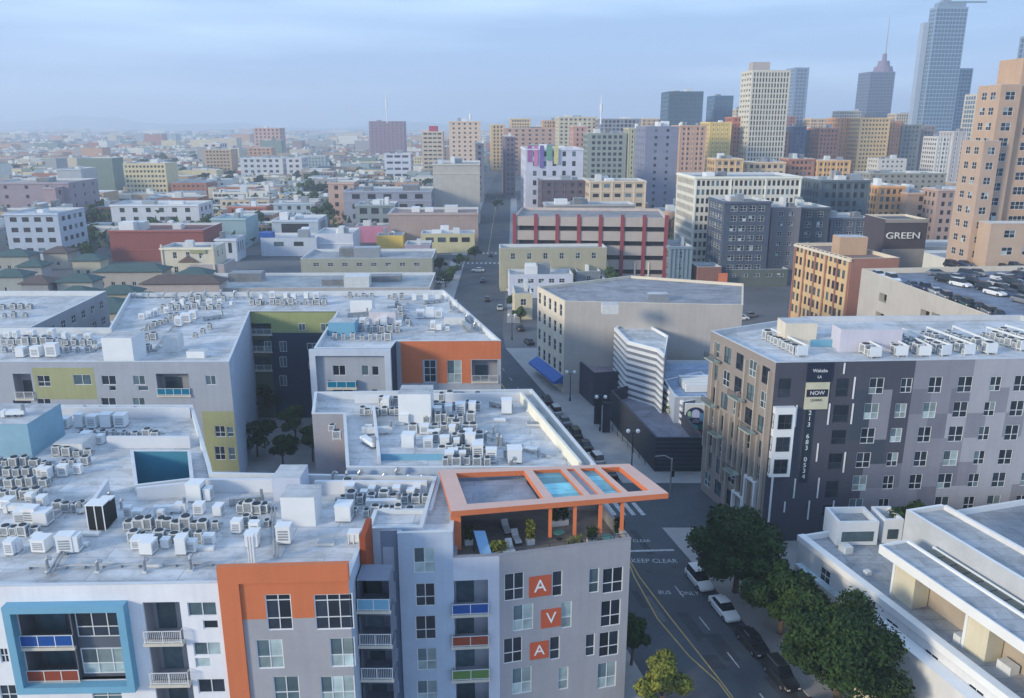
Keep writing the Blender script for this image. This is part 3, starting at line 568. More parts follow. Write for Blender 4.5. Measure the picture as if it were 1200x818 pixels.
# white projecting bay
q = pxop(w0, w1, (898, 476, 920, 556)); s = MB(); q = (.15, 2.75, q[2], q[3])
s.box((q[0], -.75, q[2]), (q[1], -.003, q[3])); bay = s.obj('bay', WHITE, GBL, (w0[0] - GBL['o'][0], w0[1] - GBL['o'][1], 0), AW)
for i in range(3):
    zz = q[2] + .5 + i * (q[3] - q[2] - .3) / 3; fm, pm = win_meshes(1.7, 1.9, 2, (.4,), DARKF); o_ = link('window', fm, bay, (.6, -.86, zz)); 
    fm2, pm2 = win_meshes(.55, 1.9, 1, (.4,), DARKF); link('window', fm2, bay, (.06, -.10, zz), -pi / 2)
for i in range(3):
    zz = q[2] + .5 + i * (q[3] - q[2] - .3) / 3; s = MB(); s.box((.66, -.79, zz + .07), (2.24, -.752, zz + 1.83)); s.obj('pane', GD, bay)
s = MB(); s.tube((.7, -.5, 0), (.7, -.5, q[2]), .14); s.obj('post', WHITE, GBL, (w0[0] - GBL['o'][0], w0[1] - GBL['o'][1], 0), AW)
for u_, za, zb in ((11.9, .6, 7.4), (9.2, .6, 4.0)):
    s = MB(); s.box((u_, -.5, za), (u_ + 2.6, -.003, za + .3)); s.box((u_, -.5, zb), (u_ + 2.6, -.003, zb + .3)); s.box((u_, -.5, za + .3), (u_ + .3, -.003, zb)); s.box((u_ + 2.3, -.5, za + .3), (u_ + 2.6, -.003, zb))
    s.obj('portal_frame', WHITE, GBL, (wl[0] - GBL['o'][0], wl[1] - GBL['o'][1], 0), AWL)
# banner
bn0 = pxop(w0, w1, (944, 427, 968, 479)); bn1 = pxop(w0, w1, (940, 480, 960, 562)); SUN_ = GBL['o']
ban = thing('leasing_banner', (*fpt(w0, AW, bn0[0], -.12), bn1[2]), 'tall dark vertical banner with cream NOW LEASING panel and phone digits on the slate wall', 'banner', rz=AW)
wb = bn0[1] - bn0[0] + .2; zz = lambda z: z - bn1[2]
s = MB(); s.box((0, 0, zz(bn0[3] - 2.2)), (wb + .4, .08, zz(bn0[3]) + .2)); e1 = s.obj('name_panel', mat((30, 38, 60), .6), ban); text('Wakaba', .62, WHITE, e1, (wb / 2 + .2, -.02, zz(bn0[3] - .8)), (pi / 2, 0, 0), .01, .9); text('LA', .5, WHITE, e1, (wb / 2 + .2, -.02, zz(bn0[3] - 1.6)), (pi / 2, 0, 0), .01, .9)
s = MB(); s.box((0, -.02, zz(bn0[2])), (wb + .2, .08, zz(bn0[3] - 2.3))); e2 = s.obj('cream_panel', mat((196, 192, 168), .6), ban)
zc_ = (bn0[2] + bn0[3] - 2.3) / 2; s = MB(); s.box((.15, -.05, zz(zc_) - .1), (wb + .05, -.021, zz(zc_) + .85)); e3 = s.obj('name_panel', mat((36, 38, 58), .6), ban)
text('NOW', .7, WHITE, e3, (wb / 2 + .1, -.06, zz(zc_) + .38), (pi / 2, 0, 0), .01); text('LEASING', .46, mat((36, 38, 58), .6), e2, (wb / 2 + .1, -.04, zz(zc_) - .55), (pi / 2, 0, 0), .01, .85)
s = MB(); s.box((.35, -.02, -.3), (1.35, .08, zz(bn0[2]) - .05)); e4 = s.obj('digit_panel', mat((34, 48, 62), .6), ban); dg = '213 683 0534'; n = len(dg); hh = zz(bn0[2]) + .1
for i, ch in enumerate(dg):
    if ch != ' ': text(ch, .82, WHITE, e4, (.85, -.04, hh - .55 - i * (hh - .3) / n), (pi / 2, 0, 0), .01)

# ------------------------------------------------------------------ low white building, bottom right
ang = radians(-73.5)                                   # its long axis runs along the street
def lowpt(base, u, v): d = (cos(ang), sin(ang)); nrm = (-d[1], d[0]); return (base[0] + d[0] * u + nrm[0] * v, base[1] + d[1] * u + nrm[1] * v)
LWW = wallm((208, 208, 210)); CREAM = wallm((206, 198, 176))
A = G(936, 628, 7)
R1 = [lowpt(A, 0, 0), lowpt(A, 40, 0), lowpt(A, 40, 40), lowpt(A, 0, 40)]
LOW = polyb('low white institutional building with stepped flat roofs and deep eaves, lower right', R1, 7, LWW, {0: (5, 9, 1.6, 1.6, 2)}, roof=ROOFG, name='institutional_building', par=.6, cop=WHITE)
RW = roofm((168, 172, 178))
def lowbox(nm, base, u0, u1, v0, v1, z0, z1, m, mt=None):
    b = MB(); b.prism([lowpt(base, u0, v0), lowpt(base, u1, v0), lowpt(base, u1, v1), lowpt(base, u0, v1)], z0, z1, 0, 1 if mt else None); b.v = [(x - LOW['o'][0], y - LOW['o'][1], z) for x, y, z in b.v]
    return b.obj(nm, [m] + ([mt] if mt else []), LOW)
B1 = G(1033, 641, 11); VW = 3.1; SW = 1.75
lowbox('ledge', A, 9, 40, -1.5, -.05, -.1, 5.4, LWW, WHITE); lowbox('ledge', A, 1, 9, -.9, -.05, -.1, 4.2, LWW, roofm((176, 196, 206)))
lowbox('wide_coping', A, -.1, 40, -.12, .75, 6.4, 7.12, WHITE)
for u, v, w__, d__, h__ in ((3, 3, 1.2, 1, .8), (8, 2.2, .6, .6, .5), (12, 3.4, 1.6, .8, .7), (20, 2.2, .8, .8, .9), (24, 3, 1.4, 1, .8)): lowbox('roof_unit', A, u, u + w__, v, v + d__, 6.4, 6.4 + h__, HVAC)
lowbox('raised_roof', B1, 0, 34, 0, VW, 10.6, 11.0, WHITE, RW)
lowbox('eave_edge', B1, -.01, 34, -.15, 0, 10.3, 11.25, WHITE); lowbox('eave_edge', B1, -.15, -.015, -.15, VW, 10.3, 11.25, WHITE); lowbox('eave_edge', B1, 0, 34, VW, VW + .25, 10.3, 11.25, WHITE)
for u, w_ in ((1.6, 2.6), (10.6, 2.2), (19.4, 1.4), (27, 2.2)): lowbox('column', B1, u, u + w_, .6, 2.45, 6.4, 10.6, CREAM); lowbox('column', B1, u - .3, u - .001, .5, 2.45, 6.4, 10.6, WHITE)
lowbox('clerestory_wall', B1, 1.6, 32, 2.6, 2.9, 6.4, 10.6, mat((168, 156, 142), .8, .1, name='tan_render'))
for u in (4.6, 13.2, 21.2): lowbox('window', B1, u, u + 5.6, 2.5, 2.6, 9.2, 10.2, GD); lowbox('sill', B1, u, u + 5.6, 2.2, 2.6, 8.7, 8.9, WHITE)
lowbox('wall', B1, 1, 33, VW - .3, VW - .01, 6.4, 10.6, LWW)
C1 = G(1062, 597, 12.6)
lowbox('upper_wall', C1, 0, 40, 0, .35, 6.4, 12.6, mat((176, 180, 186), .8), WHITE); lowbox('upper_wall', C1, 0, .35, .36, 4.6, 6.4, 12.6, LWW, WHITE); lowbox('upper_wall', C1, .36, 40, 4.6, 4.95, 6.4, 12.6, LWW, WHITE)
lowbox('upper_roof', C1, .36, 40, .36, 4.6, 6.4, 12.1, LWW, RW)
# glazed strip between the two raised roofs
SKG = glassm((84, 100, 98), 'skylight_glass', .2); E1 = lowpt(B1, 1.5, VW + .32)
for i in range(16): lowbox('skylight_pane', E1, i * 1.55, i * 1.55 + 1.45, .1, SW, 10.3, 10.75, SKG)
lowbox('skylight_kerb', E1, -.3, 25, -.02, .08, 10.0, 10.9, WHITE); lowbox('skylight_kerb', E1, -.3, 25, SW + .02, SW + .15, 10.0, 10.9, WHITE)
for (px, py, w_, d_) in ((983, 612, 4.6, 3.4), (1037, 609, 2.2, 3.0)):
    X, Y = G(px, py, 9.4); t = MB(); t.box((0, 0, 6.5), (w_, .3, 9.4)); t.box((0, d_, 6.5), (w_, d_ + .3, 9.4)); t.box((0, .3, 6.5), (.3, d_, 9.4)); t.box((w_ - .3, .3, 6.5), (w_, d_, 9.4)); t.box((.3, .3, 6.5), (w_ - .3, d_, 8.7), 1); t.box((.5, -.05, 7.0), (w_ - .5, -.002, 8.2), 2)
    t.obj('roof_box', [WHITE, RW, GG], LOW, (X - LOW['o'][0], Y - LOW['o'][1], 0), radians(2))
F1 = G(1062, 745, 4.2)
lowbox('terrace_wall', F1, 0, 22, -.0, .3, -.1, 4.4, CREAM, WHITE)
lowbox('terrace_floor', F1, 0, 22, .3, 4.0, -.1, 3.4, CREAM, ROOFG)
G1_ = G(1003, 790, 2.4)
for j in range(5): lowbox('ramp_wall', G1_, j * .3, 12, j * 1.0, j * 1.0 + .35, -.1, 2.4 - j * .2, CREAM, WHITE)
lowbox('doorway', G(1066, 728, 6), 0, 1.6, -.1, .1, 3.2, 5.6, DARKF)

# ------------------------------------------------------------------ dark walled plaza building and striped building
DKW = wallm((46, 52, 64)); DK2 = wallm((62, 66, 80))
d1 = [G(769, 513, 5.6), G(824, 513, 5.6), (G(824, 513, 5.6)[0] - 2, 147), G(716, 458, 5.6)]
PL = polyb('low charcoal walled building with sunken lilac grey roof beside the plaza', d1, 5.6, DKW, None, roof=roofm((132, 134, 150)), name='commercial_building', par=2.2, cop=DK2)
for i in range(7): s = MB(); s.box((0, -.08, .7 + i * .68), (d1[1][0] - d1[0][0], -.003, .95 + i * .68)); s.obj('slat', DK2, PL, (*ptsub(PL, d1[0]), 0), atan2(d1[1][1] - d1[0][1], d1[1][0] - d1[0][0]))
d2 = [(15.4, 146.5), (27, 149), (26, 160), (12.0, 160)]
polyb('dark flat roofed low building behind the twin black gates', d2, 6.5, DK2, None, roof=roofm((150, 140, 152)), name='commercial_building', par=.8, cop=DKW)
HG = MB()
for pts, h_, lab in (([(721, 384), (736, 400), (771, 409), (779, 416)], 14, 'white striped louvre building with folded front behind the plaza'), ([(771, 447), (801, 471)], 7.5, 'lower striped wing stepping down to the mural wall')):
    W_ = [G(x, y, h_) for x, y in pts]; far = [(W_[-1][0] + 3, W_[-1][1] + 13), (W_[0][0] + 5, W_[0][1] + 10)] if h_ > 10 else [(W_[-1][0] + 9, W_[-1][1] + 4), (W_[0][0] + 9, W_[0][1] + 6)]
    bd = polyb(lab, W_ + far, h_, wallm((128, 134, 146)), None, roof=ROOFW if h_ > 10 else SKYB, name='commercial_building', par=.4, cop=WHITE)
    for p_, q_ in zip(W_, W_[1:]):
        l = hypot(q_[0] - p_[0], q_[1] - p_[1]); a = atan2(q_[1] - p_[1], q_[0] - p_[0]); nslat = int(h_ / 1.15)
        for i in range(nslat): s = MB(); s.box((0, -.22, h_ - .55 - i * 1.15), (l, -.003, h_ - i * 1.15)); s.obj('slat', WHITE, bd, (*ptsub(bd, p_), 0), a)
bd = polyb('pale blue flat roofed building behind the mural', [(27.2, 128.2), (42, 128.6), (44, 150), (27, 150)], 8, wallm((170, 180, 196)), None, roof=roofm((150, 172, 200)), par=.5)
for i in range(4): s = MB(); s.box((1, 3 + i * 1.6, 7.6), (12, 3.9 + i * 1.6, 8.9)); s.obj('roof_fin', WHITE, bd, (*ptsub(bd, (29, 129)), 0), .05)
mp0 = (D(801, 480, 126)[0], 126.0); mw = 3.3
mu = thing('mural_wall', (mp0[0] + .3, mp0[1], 0), 'tall wall panel with arched pink, teal and blue mural', 'mural'); s = MB(); s.box((0, 0, -.1), (mw, .4, 7.6)); s.obj('wall', WHITE, mu)
random.seed(3)
for (x, z, w_, h_, c) in ((.1, .2, 3.2, 7.0, (40, 52, 96)), (.35, .4, .9, 1.6, (40, 120, 160)), (1.3, .3, 1.0, 1.5, (190, 170, 220)), (.4, 2.1, 1.3, 1.0, (206, 96, 112)), (1.5, 1.9, 1.4, 1.3, (222, 104, 104)), (.3, 3.3, .8, 1.6, (60, 150, 150)), (1.1, 3.2, 1.2, .9, (110, 200, 200)), (2.3, 3.1, .8, 1.1, (30, 120, 100)), (1.2, 4.3, 1.2, .8, (168, 150, 158)), (1.1, 5.2, 1.3, 1.5, (190, 200, 236)), (.4, 5.0, .6, 1.4, (160, 200, 170)), (2.4, 4.5, .6, 1.6, (90, 140, 190))):
    s = MB(); y = -.02 - .006 * random.random() if w_ < 3 else -.012; cx_, r = x + w_ / 2, w_ / 2; n = 10
    pts = [(x, y, z), (x + w_, y, z), (x + w_, y, z + h_ - r)] + [(cx_ + r * cos(pi * i / n), y, z + h_ - r + r * .9 * sin(pi * i / n)) for i in range(1, n)] + [(x, y, z + h_ - r)]
    s.quad(pts); s.obj('painted_shape', mat(c, .7, .15, 1.5, name='mural_paint'), mu)

# ------------------------------------------------------------------ beige block with lit window front and blue awning
BEI = wallm((176, 172, 168)); LITW = wallm((214, 204, 186))  # LITW: sunlight on the window side put into a paler wall colour
e0, e1_ = (5.4, 169.2), (10.3, 154.5); lo = []; BEH = 18.7
for c in range(5):
    for r in range(4): lo.append((.8 + c * 3.0, 2.1 + c * 3.0, 3.6 + r * 3.9, 6.0 + r * 3.9))
BG = polyb('large beige block with blank front wall, lit window side and blue awnings', [e1_, (44, 151.0), (50, 172.5), (27, 182), e0], BEH, BEI, None, roof=roofm((152, 152, 158)), par=.5, ops={4: lo}, wallmats=[LITW], zones={4: [(0, 30, 0, 30, 1)]}, cop=LITW)
aE = atan2(e1_[1] - e0[1], e1_[0] - e0[0])
for q in lo: put_window(BG, e0, aE, q[0], q[2], 1.3, 2.4, 1, (.5,), GD, FRAME, BG['o'], dep=.02)
s = MB(); s.quad([(.3, -2.0, 2.3), (15.3, -2.0, 2.3), (15.3, -.01, 3.5), (.3, -.01, 3.5)]); s.quad([(.3, -2.0, 1.9), (15.3, -2.0, 1.9), (15.3, -2.0, 2.3), (.3, -2.0, 2.3)]); s.quad([(15.3, -2, 1.9), (15.3, -.01, 1.9), (15.3, -.01, 3.5), (15.3, -2, 2.3)])
s.obj('awning', mat((38, 92, 168), .6, .1, name='blue_canvas'), BG, (*ptsub(BG, e0), 0), aE)
roofbox(BG, 706, 357, 20.0, 3, 2, 18.2, HVAC); roofbox(BG, 760, 345, 19.6, 4, 2.4, 18.2, METAL, name='roof_hatch')

# ------------------------------------------------------------------ brick block, car park, towers on the right
BRK = wallm((186, 156, 130)); BRK2 = wallm((160, 114, 100)); STONE = wallm((216, 186, 158)); PEACH = wallm((186, 160, 140))
hk = 20.8; k0, k1 = G(933, 285, hk), G(998, 303, hk)
KB = polyb('red brick block, long side toned sunlit tan, with rows of tall windows between piers', [k1, (k1[0] + 12, k1[1] + 1), (k0[0] + 13, k0[1] + 1), k0], hk, BRK2, None, roof=roofm((136, 116, 112)), par=.8, wallmats=[wallm((206, 176, 132))],  # sunlight on the long side is put into its yellowish tan
           ops={3: [(.6 + c * 2.05, 1.75 + c * 2.05, 2.2 + r * 3.3, 4.3 + r * 3.3) for c in range(int((hypot(k1[0] - k0[0], k1[1] - k0[1]) - .6) / 2.05)) for r in range(6)]}, zones={3: [(0, 60, 0, 26, 1)]}, cop=LITW, reveal=.25)
aK = atan2(k1[1] - k0[1], k1[0] - k0[0]); lk = hypot(k1[0] - k0[0], k1[1] - k0[1])
for c in range(int((lk - .6) / 2.05)):
    for r in range(6): put_window(KB, k0, aK, 0.6 + c * 2.05, 2.2 + r * 3.3, 1.15, 2.1, 1, (.5,), random.choice((GD, GG)), DARKF, KB['o'], dep=.08)
for i in range(6): s = MB(); s.box((i * (lk - .6) / 5, -.28, 0), (i * (lk - .6) / 5 + .5, -.003, hk - .8)); s.obj('pier', BRK2, KB, (*ptsub(KB, k0), 0), aK)
s = MB(); s.box((-.3, -.5, hk - .8), (lk + .3, -.05, hk - .2)); s.obj('cornice', LITW, KB, (*ptsub(KB, k0), 0), aK)
roofbox(KB, 985, 278, 24.5, 7, 5, 20, BRK)
hp = 20.2; p0_, p1_ = G(1010, 315, hp), G(1182, 378, hp)
PKO = [pxop(p0_, p1_, r) for r in ((1030, 342, 1039, 356), (1026, 364, 1036, 375), (1078, 361, 1089, 377), (1091, 365, 1103, 380), (1105, 370, 1128, 386))]
PK = polyb('pale concrete car park with cars on its open roof deck', [p0_, p1_, (p1_[0] + 90, p1_[1] + 2), (p0_[0] + 96, p0_[1] + 10)], hp, wallm((186, 180, 172)), None, roof=roofm((124, 134, 152)), par=1.1, name='parking_garage', ops={0: PKO}, cop=LITW, reveal=1.2)
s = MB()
for q in PKO: s.box((q[0], 1.21, q[2]), (q[1], 1.3, q[3]))  # black sheets set behind the holes as the shade inside the deck
tag(s.obj('opening_shade', BLACK, PK, (*ptsub(PK, p0_), 0), atan2(p1_[1] - p0_[1], p1_[0] - p0_[0])), kind='stuff')
# peach stepped tower
YT = 196
def ptower(x0, x1, yt, y, dep, yaw=2):
    X0, h = D(x0, yt, y); X1 = D(x1, yt, y)[0]; return rect((X0, y), X1 - X0, dep, yaw), h
pts, h1 = ptower(1174, 1199, 99, YT, 9); T1 = polyb('tall peach stone tower stepping up at the right edge', pts, h1, PEACH, {0: (3.1, 3.45, 2.3, 1.9, 2), 3: (3.4, 3.45, 2.0, 1.8, 2)}, roof=ROOFT, name='tower', par=1, wcols=2)
pts2, h2 = ptower(1154, 1174, 165, YT - 2, 9); b2 = polyb('lower peach shoulder block beside the stepped tower', pts2, h2, wallm((184, 160, 142)), {0: (2.6, 3.45, 1.7, 1.7, 2), 3: (3.4, 3.45, 1.8, 1.7, 2)}, roof=ROOFT, par=.8)
pts3, h3 = ptower(1200, 1275, 68, YT + 1.5, 9); b3 = polyb('taller orange tinted tower part cut by the right picture edge', pts3, h3, wallm((190, 160, 136)), {0: (5.4, 3.45, 4.4, 1.9, 2)}, roof=ROOFT, name='tower', par=1, wcols=4, glass=GD, mixg=0)
pts4, h4 = ptower(1162, 1260, 262, YT - 7, 5); b4 = polyb('peach podium below the stepped tower with wide dark bay', pts4, h4, wallm((188, 164, 144)), {0: (5, 4, 2.6, 1.8, 3)}, roof=ROOFT)
# sign board
sY = 215; (sx0, sz1), (sx1, _) = D(1038, 257, sY), D(1089, 258, sY); sz0 = D(1038, 283, sY)[1]
SG = polyb('dark brown hall with large white letter sign', rect((sx0, sY), sx1 - sx0, 12, 2), sz1, wallm((78, 72, 80)), None, roof=ROOFD, par=.5, cop=LITW, zones={0: [(0, 30, 0, sz0 - 2, 1), (0, 30, sz1 - .9, sz1, 1)]}, wallmats=[wallm((150, 146, 144))])
text('GREEN', 2.4, WHITE, SG, (*ptsub(SG, (sx0 + (sx1 - sx0) * .44, sY - .15)), sz0 + 1.5), (pi / 2, 0, radians(2)), .12, 1.25)

# ------------------------------------------------------------------ car park with red piers
PKY = G(600, 336, 0)[1]
(px0, ph), (px1, _) = D(603, 256, PKY), D(783, 256, PKY); px0 = D(603, 256, PKY)[0]
pr = rect((px0, PKY + 6), px1 - px0, 30, -5.5); lw_ = px1 - px0; nb = 7; bw = lw_ / nb
po = []
for j in range(4): po.append((.2, lw_ * 1.0, ph - 4.6 - j * 4.7, ph - 3.0 - j * 4.7))
RP = polyb('long beige car park with dark red piers and open dark decks', pr, ph, wallm((176, 166, 160)), None, roof=roofm((150, 146, 146)), par=.9, name='parking_garage', ops={0: po, 3: [(.5, 29, ph - 4.6 - j * 4.7, ph - 3.0 - j * 4.7) for j in range(4)]}, reveal=1.5, cop=mat((190, 178, 172), .8))
aR = radians(-5.5); s = MB(); s.box((.2, 1.51, 3), (lw_, 1.6, ph - 2)); s.obj('back_wall', BLACK, RP, (*ptsub(RP, pr[0]), 0), aR)  # black sheet put behind the deck gaps as their inner shade
for i in range(nb + 1): s = MB(); s.box((i * bw - .6, -.35, 0), (i * bw + .6, -.003, ph + .9)); s.obj('pier', wallm((138, 66, 76)), RP, (*ptsub(RP, pr[0]), 0), aR)
for i in range(4): s = MB(); s.box((lw_ * .62 + i * 4.5, -.3, .2), (lw_ * .62 + i * 4.5 + .5, -.003, 8)); s.obj('frame_post', LITW, RP, (*ptsub(RP, pr[0]), 0), aR)

# ------------------------------------------------------------------ the middle distance, block by block
FP = []
def mb_(label, x0, x1, yt, yb, dep, rgb, wins=None, yaw=3, **kw):
    if x0 > 590 and yb < 250 and wins: wins = (wins[0] * .72, wins[1] * .86, wins[2] * .78, wins[3] * .86, wins[4])
    yb = max(yb, 146.5); wins_ = {0: wins, 3 if (x0 + x1) / 2 > 600 else 1: wins} if wins else None
    bd, (X0, Y, X1, h, d, yw) = bpx(label, x0, x1, yt, yb, dep, rgb, wins_, yaw, **kw); FP.append((min(X0, X1) - 2, max(X0, X1) + 2, Y - 3, Y + d + 3))
    if dep > 9 and h > 8:
        w = X1 - X0; a = radians(yw); o = ptsub(bd, (X0, Y)); cm_ = mat(tuple(min(235, int(c * 1.12)) for c in rgb), .8, .08, name='trim_stone')
        if random.random() < .75: s = MB(); s.box((-.35, -.45, h - .75), (w + .3, -.045, h - .2)); s.box((-.45, -.4, h - .75), (-.045, d, h - .2)); s.obj('cornice', cm_, bd, (*o, 0), a)
        if random.random() < .6: s = MB(); z_ = random.choice((3.4, 4.2, h - 5.2)); s.box((-.2, -.25, z_), (w + .15, -.004, z_ + .35)); s.obj('belt_course', cm_, bd, (*o, 0), a)
        if x0 > 600 and random.random() < .45:
            n_ = random.choice((3, 4, 5))
            for i in range(n_ + 1): s = MB(); u = (w - .6) * i / n_; s.box((u, -.22, 0), (u + .6, -.003, h - .8)); s.obj('pilaster', cm_, bd, (*o, 0), a)
    return bd, X0, Y, X1, h
def clutter(bd, X0, Y, X1, h, dep, n=3, par=.9):
    w = X1 - X0
    for i in range(n):
        s = MB(); a = random.uniform(.08, .2) * w; b_ = random.uniform(.15, .3) * dep; u = random.uniform(.06, .72) * w; v = random.uniform(.1, .6) * dep; s.box((0, 0, h - par), (a, b_, h - par + random.uniform(1.6, 4)))
        s.obj('roof_box', random.choice((HVAC, ROOFG, METAL, WHITE)), bd, (*ptsub(bd, (X0 + u, Y + v)), 0), radians(3))
